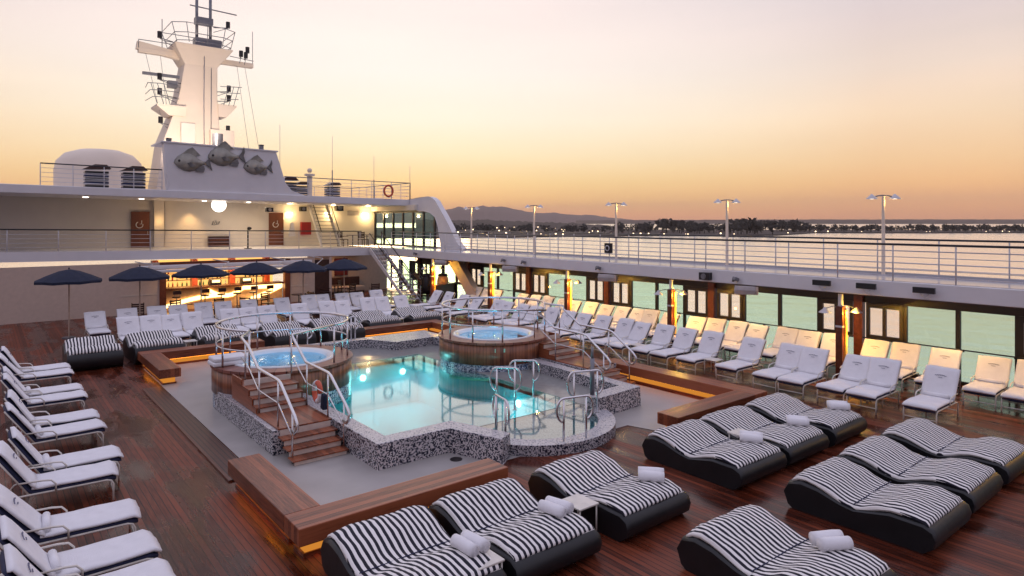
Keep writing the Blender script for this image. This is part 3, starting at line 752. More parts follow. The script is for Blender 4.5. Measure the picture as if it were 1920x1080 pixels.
# lamp standards of the upper deck
def make_lamp(h):
    t = thing('deck_lamp', 'x', 'lamp post')
    part('pole', MB().cyl((0, 0), .055, 0, h, 12, .045), M['mastp'], t)
    part('foot_plate', MB().cyl((0, 0), .11, 0, .02, 14), M['railp'], t)
    part('arm', MB().tube([(-.3, .0, h-.02), (-.12, 0, h+.02), (0, 0, h+.03), (.12, 0, h+.02), (.3, 0, h-.02)], .02, 6), M['metal'], t)
    for s_ in (-1, 1):
        sh = part('shade', MB().lathe([(.17, -.03), (.165, -.02), (.05, .09), (.02, .12), (.001, .125)], (s_*.32, 0, h-.05), 20), M['railp'], t)
        part('bulb', MB().lathe([(.001, -.035), (.06, -.03), (.06, -.015), (.001, -.012)], (s_*.32, 0, h-.05), 14), M['bulb'], sh)
    return t
lamp = make_lamp(2.4)
for i, y in enumerate([8.5, 13.9, 19.35, 24.8, 30.2]):
    o = place(lamp, (XW-.05, y, ZU+.012), R(-51), '%s twin-headed lamp post from the right on the upper deck' % ORD[i], 'twin lamp posts on the upper deck')
    light('lamp_glow', 'POINT', (XW-.05+.07, y-.16, ZU+2.25), 9, (1, .6, .16), .03)

# ------------------------------------------------------------------ lower posts with lamp
def make_post():
    t = thing('timber_post', 'x', 'lamp post')
    part('post', MB().box(-.11, .11, -.1, .1, 0, 2.12), M['post'], t, bevel=.01)
    part('upper_pipe', MB().cyl((0, 0), .07, 2.12, 2.49, 14), M['railp'], t)
    part('band', MB().box(-.113, .113, -.103, .103, 1.5, 1.56), M['railp'], t)
    part('light_panel', MB().box(.015, .118, -.15, -.1, .5, 2.02), M['ledpanel'], t, bevel=.01)
    for s_ in (-1, 1):
        part('arm', MB().tube([(0, 0, 2.02), (s_*.2*.78, -s_*.2*.63, 2.12), (s_*.42*.78, -s_*.42*.63, 2.06)], .012, 6), M['metal'], t)
        sh = part('lamp_shade', MB().lathe([(.17, -.05), (.16, -.03), (.06, .05), (.03, .1), (.001, .11)], (s_*.46*.78, -s_*.46*.63, 1.98), 20), M['railp'], t)
        part('bulb', MB().lathe([(.001, -.05), (.05, -.045), (.05, -.02), (.001, -.02)], (s_*.46*.78, -s_*.46*.63, 1.98), 12), M['bulb'], sh)
    return t
pst = make_post()
for i, y in enumerate([3.2, 8.95, 15.03, 20.5, 26.0, 31.4]):
    place(pst, (XE+.14, y, .002), 0, '%s timber post with yellow light from the near end of the side deck' % ORD[i], 'timber posts carrying the side deck')
    light('post_glow', 'POINT', (XE+.2, y-.3, 1.9), 60, (1, .56, .07), .03)
    light('post_glow_low', 'POINT', (XE+.2, y-.32, 1.15), 18, (1, .36, .04), .05)
# downlights over the outer loungers
for i, y in enumerate([3.5, 6.3, 9.6, 12.4, 15.2, 18.0, 20.8, 23.6, 26.4]):
    o = solo('ceiling_spotlight', MB().lathe([(.001, 0), (.07, 0), (.09, .01), (.09, .02)], (0, 0, 0), 16), M['led_warm'], 'round warm downlight in the soffit above the outer loungers', 'downlight', group='downlights under the side deck')
    o.location = (20.2, y, 2.465)
    light('spot_light', 'SPOT', (20.2, y, 2.44), 140, (1, .58, .22), .08, (0, R(-4), 0), spot=R(150))

# ------------------------------------------------------------------ window wall
ww = thing('window_wall', 'dark framed window wall with mint tinted panes on the starboard side', 'window wall', (XW, 15, 0), None)
fr = MB(); fr.box(XW-.03, XW+.05, -4, 36, 2.08, 2.5); fr.box(XW-.03, XW+.05, -4, 36, 0, .1)
part('frame', fr, M['wframe'], ww)
part('handrail', MB().tube([(XW-.1, -4, 1.0), (XW-.1, 33.5, 1.0)], .02, 6), M['black'], ww)
def mull(y, w=.1): part('mullion', MB().box(XW-.035, XW+.055, y-w/2, y+w/2, .1, 2.08), M['wframe'], ww)
def pane(a, b, z0=.1, z1=2.08): 
    part('tinted_pane', MB().box(XW, XW+.012, a, b, z0, z1), M['glass'], ww)
def sash(a, b):
    m = .5*(a+b)
    part('tinted_pane', MB().box(XW, XW+.012, a, b, .1, .95), M['glass'], ww)
    f = MB()
    for (y0, y1, z0, z1) in ((a, b, .95, 1.1), (a, b, 1.93, 2.09), (a, a+.1, 1.1, 1.93), (b-.1, b, 1.1, 1.93), (m-.05, m+.05, 1.1, 1.93)):
        f.box(XW-.06, XW+.02, y0, y1, z0, z1)
    s_ = part('sash_frame', f, M['wframe'], ww)
    part('clear_pane', MB().box(XW-.02, XW-.01, a+.1, b-.1, 1.1, 1.93), M['clear'], s_)
k = 5.32
for n in range(-3, 5):
    o = 14.52 + n*k
    part('pillar', MB().box(XW-.16, XW-.04, o-.13, o+.13, 0, 2.5), M['post'], ww)
    mull(o, .26); sash(o+.2, o+1.25) ; mull(o+1.3, .1)
    if n == -3: pass
    sash(o-1.25, o-.2); mull(o-1.3, .1)
    pane(o+1.35, o+2.6); mull(o+2.66, .12); pane(o-2.6, o-1.35)
mull(33.2, .2)
for y in (31.0,): pass
for i in range(30):
    y = -2+i*1.2
    if y < 34: part('rail_bracket', MB().box(XW-.11, XW-.03, y-.03, y+.03, .95, 1.0), M['black'], ww)
for y in (35.0, 36.0, 37.2, 38.6, 40):
    mull(y-.4, .12); pane(y-.34, y+.54)

# diagonal brace
solo('diagonal_brace', MB().prism([(31.2, 2.49), (30.2, 2.49), (28.2, .55), (27.2, .32), (27.2, .1), (28.6, .1)], 20.35, 20.75, ax=lambda p, h: (h, p[0], p[1])), M['panelw'], 'sloping beige painted brace under the forward end of the side deck', 'brace', (20.5, 29, 0), bevel=.02)

# fascia equipment
def make_flood():
    t = thing('floodlight', 'x', 'floodlight')
    part('housing', MB().box(-.26, .26, -.1, 0, 0, .16), M['black'], t, bevel=.01)
    part('bracket', MB().tube([(-.1, .0, -.02), (0, -.04, -.12), (.1, .0, -.02)], .012, 5).tube([(0, -.04, -.12), (.1, .06, -.16)], .012, 5), M['railp'], t)
    return t
fl = make_flood()
for i, (u, dz) in enumerate([(6.65, 0), (8.1, 0), (9.35, 0)]):
    place(fl, (XE-.14, u, ZU-.24), R(-90), '%s black rectangular floodlight on the fascia, counted from the right' % ORD[i], 'floodlights on the fascia')
def make_small(nm, lab):
    t = thing(nm, 'x', lab)
    part('body', MB().obox((0, -.12, 0), (.14, .2, .12), 0, R(-20)), M['metal'], t, bevel=.02)
    part('lens', MB().obox((0, -.225, -.04), (.1, .01, .09), 0, R(-20)), M['black'], t)
    part('mount', MB().tube([(0, 0, -.05), (0, -.06, -.12), (0, -.1, -.03)], .02, 6), M['railp'], t)
    return t
cam_ = make_small('security_camera', 'camera')
for i, (x, y, z, l) in enumerate([(XE-.02, 12.2, ZU-.25, 'white camera on the fascia right of the black speaker'), (XE-.02, 18.4, ZU-.22, 'small camera on the fascia above the first beige speaker'),
                                (XE-.02, 24.6, ZU-.2, 'small camera on the fascia left of the lamp post pair'), (XE-.02, 32.8, ZU-.2, 'small camera on the fascia near the stair'), (XE-.02, 23.1, ZU-.22, 'square floodlight on the fascia beside the small camera')]):
    place(cam_, (x, y, z), R(-100), l, 'small fittings on the fascia')
s_ = thing('wall_speaker', 'square black speaker with round cone on the white fascia', 'speaker', (XE-.02, 13.4, ZU-.3))
part('cabinet', MB().box(XE-.22, XE, 13.2, 13.6, ZU-.36, ZU-.1), M['black'], s_, bevel=.02)
part('cone', MB().prism(arc((0, 0), .1, 0, 2*PI, 18)[:-1], XE-.225, XE-.24, ax=lambda p, h: (h, 13.4+p[0], ZU-.23+p[1])), M['metal'], s_)
def make_bigspk():
    t = thing('horn_speaker', 'x', 'speaker')
    part('cabinet', MB().prism([(-.13, .0), (-.17, -.12), (-.12, -.27), (.12, -.27), (.17, -.12), (.13, 0)], -.34, .3, ax=lambda p, h: (h, p[0], p[1])), M['speaker'], t, bevel=.02)
    part('end_cap', MB().prism([(-.13, .0), (-.17, -.12), (-.12, -.27), (.12, -.27), (.17, -.12), (.13, 0)], .302, .38, ax=lambda p, h: (h, p[0]*.9, p[1]*.95-.01)), M['panelw'], t)
    return t
bsp = make_bigspk()
for i, (y, l) in enumerate([(11.9, 'large beige speaker under the fascia at the right'), (18.0, 'large beige speaker under the fascia in the middle'), (24.2, 'beige speaker under the fascia beside the third timber post'), (30.2, 'beige speaker under the fascia by the diagonal brace')]):
    place(bsp, (XE-.05, y, 2.49), R(-60), l, 'beige speakers under the side deck')
rg = thing('lifebuoy_box', 'dark box with a small ring hung on the inner rail', 'lifebuoy', (XE, 18.05, ZU+.3))
part('box', MB().box(XE-.02, XE+.1, 17.85, 18.2, ZU+.38, ZU+.78), M['black'], rg, bevel=.01)
part('ring', MB().tube([(XE-.04, 18.02+.1*math.cos(a*PI/8), ZU+.58+.1*math.sin(a*PI/8)) for a in range(16)], .02, 6, closed=True), M['railp'], rg)

# ------------------------------------------------------------------ forward superstructure
sup = thing('superstructure', 'cream forward deckhouse with a lit upper gallery above the bar', 'deckhouse', (10, 40, 0))
def slope_box(x0, x1, y0, y1, z0, z1, mb=None):
    mb = mb or MB()
    n = 6
    for i in range(n):
        pass
    vs = []
    for x in (x0, x1):
        c = camber(x)
        for y in (y0, y1):
            for z in (z0, z1): vs.append((x, y, z+c))
    return mb.add(vs, [(0, 2, 3, 1), (4, 5, 7, 6), (0, 1, 5, 4), (2, 6, 7, 3), (1, 3, 7, 5), (0, 4, 6, 2)])
part('gallery_deck', slope_box(-4, XE-.002, YF, 46, 2.5, ZU), M['white'], sup)
part('roof', slope_box(-4, XW+.1, YF, 46, 5.62, 6.02), M['white'], sup, bevel=.03)
part('roof_overhang', slope_box(-4, XE-.4, YF-.45, YF-.002, 5.60, 6.0), M['white'], sup, bevel=.03)
part('gallery_wall', MB().box(-4, 14.0, 42, 42.2, ZU, 6.1).box(14.92, XW, 42, 42.2, ZU, 6.1).box(13.98, 14.94, 42, 42.2, ZU+2.22, 6.1), M['cream'], sup)
part('raked_panel', MB().prism([(8.1, ZU), (14.0, ZU), (14.0, 6), (8.1, 6)], 41.93, 41.99, ax=lambda p, h: (p[0], h, p[1])), M['cream'], sup)
part('screen', MB().prism([(7.05, 8.56), (12.62, 8.44), (13.15, 6.75), (13.5, 6.32), (14.3, 6.04), (7.25, 6.04)], YF-.35, YF+.3, ax=lambda p, h: (p[0], h, p[1])), M['white'], sup, bevel=.04)
part('screen_cap', MB().prism([(6.9, 8.57), (12.75, 8.45), (12.75, 8.52), (6.9, 8.64)], YF-.4, YF+2.2, ax=lambda p, h: (p[0], h, p[1])), M['white'], sup)
part('pilaster', MB().box(7.5, 8.0, 41.6, 42, ZU, 6.0), M['cream'], sup)
part('dome_house', MB().lathe([(2.2, 0), (2.2, 1.4), (2.1, 1.9), (1.7, 2.35), (1.0, 2.6), (.01, 2.7)], (5.2, 44.5, 6.1), 32), M['mastp'], sup)
# rooms at pool level
for b_ in ((-4, 6.9, YF-.02, YF+.15, 0, 2.52), (13.55, 15.0, YF-.02, YF+.15, 0, 2.5), (16.05, XW, 40.2, 40.4, 0, 2.5), (15.9, 16.05, YF, 40.4, 0, 2.5)):
    part('lower_wall', MB().box(*b_), M['panelw'], sup)
tr = MB()
for z in (.9, .94, 1.8, 1.84): tr.box(5.2, 6.8, YF-.035, YF-.02, z, z+.012).box(13.6, 14.6, YF-.035, YF-.02, z, z+.012)
part('wall_moulding', tr, M['cream'], sup)
part('lower_door', MB().box(15.0, 15.9, YF+.02, YF+.1, 0, 2.35), M['darkwood'], sup)
part('portal', MB().box(6.9, 7.2, YF-.06, YF+.25, 0, 2.52).box(13.25, 13.55, YF-.06, YF+.25, 0, 2.5).box(7.2, 13.25, YF+.02, YF+.2, 2.36, 2.52), M['post'], sup)

# doors of the gallery
def make_door():
    t = part('door', MB().box(-.45, .45, -.05, 0, 0, 2.12), M['door'], sup); return t
for (x, em) in ((14.46, 1), (6.85, 0)):
    d = part('door', MB().box(x-.46, x+.46, 41.86, 41.98, ZU+.12, ZU+2.2), M['door'], sup)
    part('emblem', MB().tube([(x-.05+.17*math.cos(a*.35+2), 41.85, ZU+1.45+.17*math.sin(a*.35+2)) for a in range(14)], .022, 5).tube([(x+.06, 41.85, ZU+1.7), (x+.06, 41.85, ZU+1.5), (x-.03, 41.85, ZU+1.5)], .02, 5), M['piping'], d)
    part('handle', MB().tube([(x+.36, 41.84, ZU+.9), (x+.36, 41.84, ZU+1.1)], .02, 6), M['chrome'], d)
solo('wall_monogram', MB().tube([(10.65, 41.9, 4.42), (10.7, 41.9, 4.62), (10.78, 41.9, 4.45), (10.86, 41.9, 4.66), (10.9, 41.9, 4.45)], .02, 5).tube([(10.6, 41.9, 4.42), (10.75, 41.9, 4.38), (11.0, 41.9, 4.44), (11.08, 41.9, 4.6)], .016, 5), M['metal'], 'dark curly monogram on the cream wall below the round lamp', 'emblem', (10.8, 41.9, 4.4))
solo('round_wall_lamp', MB().lathe([(.001, 0), (.2, -.01), (.36, -.04), (.4, -.1), (.38, -.14)], (0, 0, 0), 36), M['globe'], 'big round white glowing lamp on the upper cream wall', 'lamp')
o = bpy.data.objects['round_wall_lamp']; o.location = (10.4, 39.6, 5.53); o.rotation_euler = (R(90), 0, R(-25))
solo('lamp_stem', MB().tube([(10.4, 39.75, 5.53), (10.4, 39.75, 5.9)], .03, 6), M['metal'], 'short stem holding the round lamp to the ceiling', 'bracket', (10.4, 39.75, 5.53))
solo('fire_cabinet', MB().box(16.05, 16.7, 41.75, 41.98, ZU+.75, ZU+1.6), M['red'], 'dark red square cabinet on the upper wall beside the door', 'cabinet', (16.3, 41.9, ZU+.75), bevel=.02)
vc = thing('louvred_locker', 'brown louvred locker at the foot of the upper wall', 'locker', (11, 41.8, ZU))
part('frame', MB().box(10.4, 11.6, 41.7, 41.98, ZU+.1, ZU+.75), M['darkwood'], vc)
part('louvres', MB().box(10.45, 11.55, 41.66, 41.7, ZU+.18, ZU+.26).box(10.45, 11.55, 41.66, 41.7, ZU+.34, ZU+.42).box(10.45, 11.55, 41.66, 41.7, ZU+.5, ZU+.58), M['door'], vc)
solo('white_pedestal', MB().prism([(-.2, 0), (.2, 0), (.13, .5), (.1, .52), (.07, .85), (-.07, .85), (-.1, .52), (-.13, .5)], -.12, .12, ax=lambda p, h: (p[0], h, p[1])), M['white'], 'pale pedestal fitting beside the red upper door', 'fitting', bevel=.02).location = (15.35, 41.6, ZU+.7)
# gallery lamps
wl = thing('wall_light', 'warm wall light above the pale pedestal by the door', 'wall light', (15.3, 41.8, 5.1), 'warm wall lights of the gallery')
part('shade', MB().box(-.18+15.3, .18+15.3, 41.8, 41.98, 5.1, 5.16), M['led_warm'], wl)
for x, l in ((17.9, 'warm wall light behind the upper stair'), (20.6, 'warm wall light near the right end of the gallery wall')):
    c = copy_tree(wl); c.location = (x, 41.8, 5.1); c['label'] = l
for x, p in ((15.35, 30), (18.1, 42), (20.7, 55)): light('wall_glow', 'POINT', (x, 41.6, 4.98), p, (1, .68, .3), .1)
light('wall_glow', 'SPOT', (9.4, 41.3, 5.5), 110, (1, .6, .24), .15, (R(12), 0, 0), spot=R(85))
light('wall_glow', 'POINT', (7.75, 41.2, 4.6), 9, (1, .6, .22), .1)
for i, x in enumerate([4, 6.5, 9.6, 12.0, 14.4, 17.2, 19.6]):
    o = solo('ceiling_downlight', MB().lathe([(.001, 0), (.11, 0), (.13, .02)], (0, 0, 0), 16), M['led_white'], '%s recessed downlight from the left in the gallery ceiling' % ORD[i], 'downlight', group='gallery ceiling downlights')
    o.location = (x, 39.4, 5.585+camber(x))
    light('gallery_light', 'SPOT', (x, 39.4, 5.54+camber(x)), 36, (1, .75, .45), .1, spot=R(130))
light('gallery_fill', 'AREA', (12.2, 39.5, 5.5), 60, (1, .76, .52), 1.2, size_y=1.2)
# gallery rail
def zc(x): return ZU+camber(x)
rl = thing('ship_railing', 'black capped rail across the front of the upper gallery', 'railing', (7, YF, ZU), 'ship railings')
part('handrail', MB().tube([(-4, YF+.08, zc(-4)+1.02), (18.0, YF+.08, zc(18)+1.02)], .032, 8), M['black'], rl)
mb = MB()
for k in range(4): mb.tube([(-4, YF+.08, zc(-4)+.2*(k+1)), (18.0, YF+.08, zc(18)+.2*(k+1))], .011, 5)
part('rail_bars', mb, M['railp'], rl)
for i in range(12):
    x = -3+i*1.9; part('stanchion', MB().tube([(x, YF+.08, zc(x)), (x, YF+.08, zc(x)+1.0)], .022, 6), M['railp'], rl)
tp = thing('telescope_stand', 'thin dark stand with a round head behind the gallery rail', 'stand', (11.6, 38.2, 3.05))
part('pole', MB().tube([(11.6, 38.2, 3.05), (11.6, 38.2, 4.15)], .04, 8), M['black'], tp)
part('head', MB().lathe([(.001, -.1), (.1, -.06), (.13, 0), (.1, .07), (.001, .1)], (11.68, 38.2, 4.2), 12), M['black'], tp)
part('base', MB().cyl((11.6, 38.2), .2, 3.05, 3.1, 14), M['black'], tp)
def box_thing(name, lab, cat, b, mat, grp=None, bevel=.02):
    return solo(name, MB().box(*b), mat, lab, cat, ((b[0]+b[1])/2, (b[2]+b[3])/2, b[4]), grp, bevel=bevel)
def unit(name, lab, cat, b, mat, mat2):
    t = thing(name, lab, cat, ((b[0]+b[1])/2, (b[2]+b[3])/2, b[4]))
    part('housing', MB().box(*b), mat, t, bevel=.02)
    cxx, czz, rr = (b[0]+b[1])/2, (b[4]+b[5])/2, min(b[1]-b[0], b[5]-b[4])*.36
    part('lens', MB().prism(arc((0, 0), rr, 0, 2*PI, 18)[:-1], b[2]-.02, b[2]-.001, ax=lambda p, h: (cxx+p[0], h, czz+p[1])), mat2, t)
    return t
unit('gallery_speaker', 'round black speaker at the ceiling left of the upper stair', 'speaker', (12.7, 13.1, 38.4, 38.7, 5.15, 5.4), M['black'], M['cream'])
unit('gallery_speaker', 'black speaker on the wall above the pale pedestal', 'speaker', (15.9, 16.3, 41.5, 41.8, 5.25, 5.55), M['black'], M['metal'])
unit('gallery_speaker', 'black box speaker right of the upper stair top', 'speaker', (18.3, 18.8, 41.4, 41.8, 5.3, 5.75), M['black'], M['metal'])
box_thing('wall_sign', 'small grey lettered plate high on the right gallery wall', 'sign', (19.3, 20.2, 41.9, 41.97, 5.0, 5.3), M['speaker'])

# upper stair gallery -> roof
def stair(name, lab, x0, x1, pa, pb, n, tmat, smat, railh=.95, cat='stairs', rails=True, treadt=.04, stringer=.06):
    """stair running along Y between points (y, z)"""
    t = thing(name, lab, cat, ((x0+x1)/2, pa[0], pa[1]))
    dy, dz = pb[0]-pa[0], pb[1]-pa[1]; sg = 1 if dy > 0 else -1
    for i in range(1, n+1):
        y = pa[0]+dy*(i-.5)/n; z = pa[1]+dz*i/n
        part('tread', MB().box(x0+.04, x1-.04, y-abs(dy)/n*.62, y+abs(dy)/n*.5, z-treadt, z), tmat, t)
    for x in (x0-stringer/2, x1-stringer/2):
        part('stringer', MB().prism([(pa[0]-.16*sg, pa[1]), (pa[0]+.12*sg, pa[1]), (pb[0]+.1*sg, pb[1]-.12), (pb[0]+.1*sg, pb[1]+.1), (pb[0]-.05*sg, pb[1]+.1)], x, x+stringer, ax=lambda p, h: (h, p[0], p[1])), smat, t)
        if rails:
            part('handrail', MB().tube([(x+.03, pa[0], pa[1]+railh), (x+.03, pb[0], pb[1]+railh)], .028, 8), M['black'], t)
            for q in (.33, .62):
                part('side_bar', MB().tube([(x+.03, pa[0], pa[1]+railh*q), (x+.03, pb[0], pb[1]+railh*q)], .012, 6), M['railp'], t)
            for i in range(5):
                f = i/4; y = pa[0]+dy*f; z = pa[1]+dz*f
                part('baluster', MB().tube([(x+.03, y, z), (x+.03, y, z+railh)], .016, 6), M['railp'], t)
    return t
stair('deck_stairs', 'white open stair from the gallery up to the roof deck', 16.5, 17.7, (39.6, ZU+.04), (41.7, 5.75), 12, M['metal'], M['railp'])
stair('deck_stairs', 'steep white stair with black handrails from pool deck to gallery', 18.45, 19.3, (32.3, 0.0), (36.9, 2.9), 13, M['railp'], M['white'])
stair('deck_stairs', 'short brown timber stair with steel rails beside the white stair', 19.75, 20.9, (33.4, 0.0), (35.6, 1.35), 5, M['bench'], M['panelw'])

# curved wing at the end of the gallery
wing = [(38.6, 5.95), (37.5, 5.98), (35.8, 6.1), (34.7, 6.12), (34.3, 6.05), (33.9, 5.86), (33.0, 4.99), (32.32, 4.29), (31.54, 3.35), (31.0, 3.0), (32.5, 2.93), (33.24, 2.97), (33.45, 3.7), (33.62, 4.34), (33.95, 4.86), (34.5, 5.12), (35.2, 5.23), (35.9, 5.25), (37.4, 5.62), (38.6, 5.62)]
solo('curved_wing', MB().prism(wing, XW-.1, XW+.25, ax=lambda p, h: (h, p[0], p[1])), M['white'], 'swooping white wing panel joining the roof to the side rail', 'wing panel', (XW, 34, 3), bevel=.03)
gw = thing('glass_screen', 'green tinted glass windbreak along the side of the upper gallery', 'glass screen', (XW, 37, ZU))
for i in range(7):
    y = 34.1+i*1.3
    part('mullion', MB().box(XW-.06, XW+.06, y-.06, y+.06, ZU, 5.25), M['wframe'], gw)
    if i < 6: part('pane', MB().box(XW, XW+.012, y+.06, y+1.24, ZU+.12, 5.15), M['glass'], gw)
part('head_rail', MB().box(XW-.05, XW+.05, 34, 42, 5.15, 5.3).box(XW-.05, XW+.05, 34, 42, ZU, ZU+.12), M['wframe'], gw)
part('header', MB().box(XW-.3, XW+.1, 36, 42, 5.3, 5.65), M['cream'], gw)
# gallery furniture (dark slatted chairs with small tables)
def make_chair(mat):
    t = thing('deck_chair', 'x', 'chair')
    part('seat', MB().box(-.25, .25, -.25, .25, .42, .46), mat, t)
    b = MB()
    for k in range(4): b.box(-.24, .24, .22+.02*k, .25+.02*k, .55+.1*k, .62+.1*k)
    part('backrest', b, mat, t)
    for sx in (-.23, .23):
        part('leg', MB().box(sx-.02, sx+.02, -.24, -.2, 0, .42), mat, t)
        part('leg', MB().box(sx-.02, sx+.02, .21, .25, 0, .95), mat, t)
        part('armrest', MB().box(sx-.02, sx+.02, -.25, .25, .63, .66), mat, t)
    return t
ch = make_chair(M['darkwood'])
chs = [(7.0, 33.4, 15, 'dark slatted chair at the left end of the bar terrace'), (8.6, 33.2, 200, 'dark slatted chair under the first umbrella'), (9.9, 33.0, 160, 'dark slatted chair between the first two umbrellas'), (11.3, 33.9, 30, 'dark slatted chair under the second umbrella'),
       (12.9, 32.8, 190, 'dark slatted chair near the right bar pillar'), (13.5, 33.3, 100, 'second dark slatted chair near the right bar pillar'), (15.6, 37.0, 20, 'dark chair before the far door'), (16.9, 36.4, 200, 'dark chair left of the lounge sofa'), (18.0, 35.4, 170, 'dark chair right of the lounge sofa'), (17.4, 38.4, 40, 'dark chair at the back wall under the gallery'),
       (5.4, 33.6, 170, 'dark slatted chair left of the bar opening')]
for (x, y, a, l) in chs: place(ch, (x, y, .002), R(a), l, 'dark chairs of the bar terrace')
def make_tab(mat):
    t = thing('cafe_table', 'x', 'table')
    part('top', MB().cyl((0, 0), .4, .71, .74, 24), mat, t); part('column', MB().cyl((0, 0), .035, .02, .71, 10), M['metal'], t); part('base', MB().cyl((0, 0), .22, 0, .02, 18), M['metal'], t)
    return t
ct = make_tab(M['darkwood'])
for (x, y, l) in [(7.8, 33.6, 'round dark table under the first umbrella'), (10.6, 33.4, 'round dark table between the umbrellas'), (13.0, 34.2, 'round dark table by the right bar pillar'), (16.5, 37.6, 'round dark table in the shade under the gallery')]:
    place(ct, (x, y, .002), 0, l, 'dark round tables')
for (x, y, l) in [(18.6, 39.6, 'round table behind the gallery rail near the stair'), (19.8, 40.0, 'round table at the right end of the gallery')]: place(ct, (x, y, ZU+.03), 0, l, 'dark round tables')
for (x, y, a, l) in [(18.2, 40.2, 30, 'dark chair behind the gallery rail near the upper stair'), (19.2, 39.3, 120, 'dark chair between the gallery tables'), (20.4, 39.6, 240, 'dark chair beside the far gallery table')]: place(ch, (x, y, ZU+.03), R(a), l, 'dark chairs of the gallery')
sf = thing('lounge_sofa', 'brown cushioned sofa against the wall under the gallery', 'sofa', (18, 39.2, 0))
part('seat', MB().box(16.6, 19.2, 39.0, 39.8, .15, .45), M['panelw'], sf, bevel=.05); part('backrest', MB().box(16.6, 19.2, 39.8, 40.05, .3, 1.0), M['darkwood'], sf, bevel=.05); part('base', MB().box(16.65, 19.15, 39.05, 39.95, 0, .15), M['darkwood'], sf)
box_thing('wall_art', 'dark red upright panel on the wall right of the last umbrella', 'wall art', (17.6, 18.5, 40.1, 40.19, 1.1, 2.2), M['art'])
light('lounge_light', 'AREA', (17.5, 38.8, 2.42), 26, (1, .55, .28), .8)
# partition and rounded chairs
pt = thing('planter_partition', 'low dark timber partition beside the stair foot', 'partition', (21, 31.6, 0))
part('panel', MB().prism([(19.75, 30.9), (22, 32.3)], 0, 1) if False else MB().obox((20.55, 31.6, .5), (1.9, .12, 1.0), R(20)), M['darkwood'], pt)
part('cap', MB().obox((20.55, 31.6, 1.02), (2.0, .2, .04), R(20)), M['post'], pt)
for (x, y, l, mm) in [(21.0, 32.6, 'tan rounded chair back showing above the dark partition', M['tan']), (20.2, 33.0, 'black rounded chair back left of the tan one', M['black'])]:
    t = thing('tub_chair', l, 'chair', (x, y, 0), 'rounded chairs behind the partition')
    part('shell', MB().lathe([(.05, .35), (.34, .38), (.36, .7), (.33, 1.2), (.26, 1.4)], (x, y, 0), 20), mm, t)
    part('headrest', MB().lathe([(.26, 1.38), (.3, 1.42), (.24, 1.52), (.05, 1.56)], (x, y, 0), 20), M['black'], t)
    part('base', MB().cyl((x, y), .08, 0, .36, 10), M['metal'], t)

# ------------------------------------------------------------------ bar
bar = thing('bar_counter', 'long bar counter with dark top and glowing curved wave front', 'bar', (10.2, 37.6, 0))
part('counter_top', MB().box(7.2, 13.25, 37.1, 37.95, 1.08, 1.18), M['barwood'], bar, bevel=.02)
part('front_panel', MB().box(7.2, 13.25, 37.4, 37.8, 0, 1.08), M['barpanel'], bar)
def wave(pts, w, mb=None):
    mb = mb or MB(); vs = []; n = len(pts)
    for (x, z, ww_) in pts: vs += [(x, 37.3, z-ww_/2), (x, 37.3, z+ww_/2), (x, 37.399, z+ww_/2), (x, 37.399, z-ww_/2)]
    fs = []
    for i in range(n-1):
        a = i*4
        fs += [(a, a+4, a+5, a+1), (a+1, a+5, a+6, a+2), (a+3, a+7, a+4, a)]
    return mb.add(vs, fs, True)
w1 = [(7.25+i*.1, .22+.42*math.sin(i/31*PI*.62), (.16+.05*math.sin(i*.1))) for i in range(34)]
w2 = [(9.3+i*.1, .95-.45*math.sin(min(1, i/18)*PI)*(.8 if i < 18 else 0)+.0, .2) for i in range(39)]
w3 = [(11.2+i*.1, .25+.7*(i/20)**1.3, .22) for i in range(21)]
part('light_wave', wave(w1, .1), M['barglow'], bar); part('light_wave', wave(w2, .1), M['barglow'], bar); part('light_wave', wave(w3, .1), M['barglow'], bar)
bb = thing('back_bar', 'lit back bar shelves full of bottles', 'shelving', (10.2, 39.5, 0))
part('back_panel', MB().box(7.0, 13.5, 39.7, 39.8, 0, 2.5), M['barback'], bb)
sv = MB()
for z in (.95, 1.35, 1.72, 2.08): sv.box(7.2, 13.2, 39.35, 39.7, z, z+.03)
part('shelf', sv, M['barwood'], bb)
for x in (7.1, 9.05, 11.05, 13.0): part('column', MB().box(x-.12, x+.16, 39.2, 39.7, 0, 2.5), M['barcol'], bb)
part('cupboard', MB().box(7.2, 13.2, 39.3, 39.7, 0, .95), M['barwood'], bb)
rb = random.Random(5)
def make_bottle(mat):
    return tag(mesh_obj('bottle', MB().lathe([(.001, 0), (.04, 0), (.042, .16), (.03, .21), (.014, .24), (.014, .3), (.001, .3)], (0, 0, 0), 10), mat), 'x', 'bottle')
bots = [make_bottle(M[m]) for m in ('glassb', 'glassg', 'glassc', 'red')]
for z, nm in ((.98, 'lowest'), (1.38, 'middle'), (1.75, 'upper')):
    for i in range(26):
        x = 7.35+i*.225+rb.uniform(-.03, .03)
        if any(abs(x-c) < .22 for c in (7.1, 9.05, 11.05, 13.0)) or rb.random() < .12: continue
        place(bots[rb.randrange(4)], (x, 39.5, z), 0, 'bottle standing on the %s lit shelf of the back bar' % nm, 'bottles on the %s back bar shelf' % nm)
for (x, l) in [(9.7, 'dark till box on the bar counter left of centre'), (11.3, 'dark coffee machine on the bar counter')]:
    t = thing('bar_appliance', l, 'appliance', (x, 37.5, 1.18), 'dark appliances on the bar')
    part('body', MB().box(x-.28, x+.28, 37.4, 37.8, 1.18, 1.48), M['black'], t, bevel=.02); part('display', MB().box(x-.2, x+.2, 37.385, 37.399, 1.32, 1.45), M['barglow'], t)
for x in (8.3, 10.2, 12.1): light('bar_light', 'AREA', (x, 38.6, 2.4), 60, (1, .55, .2), .8)
light('bar_front_light', 'AREA', (10.2, 36.5, 2.05), 120, (1, .66, .34), 5, (R(52), 0, 0), size_y=.2)
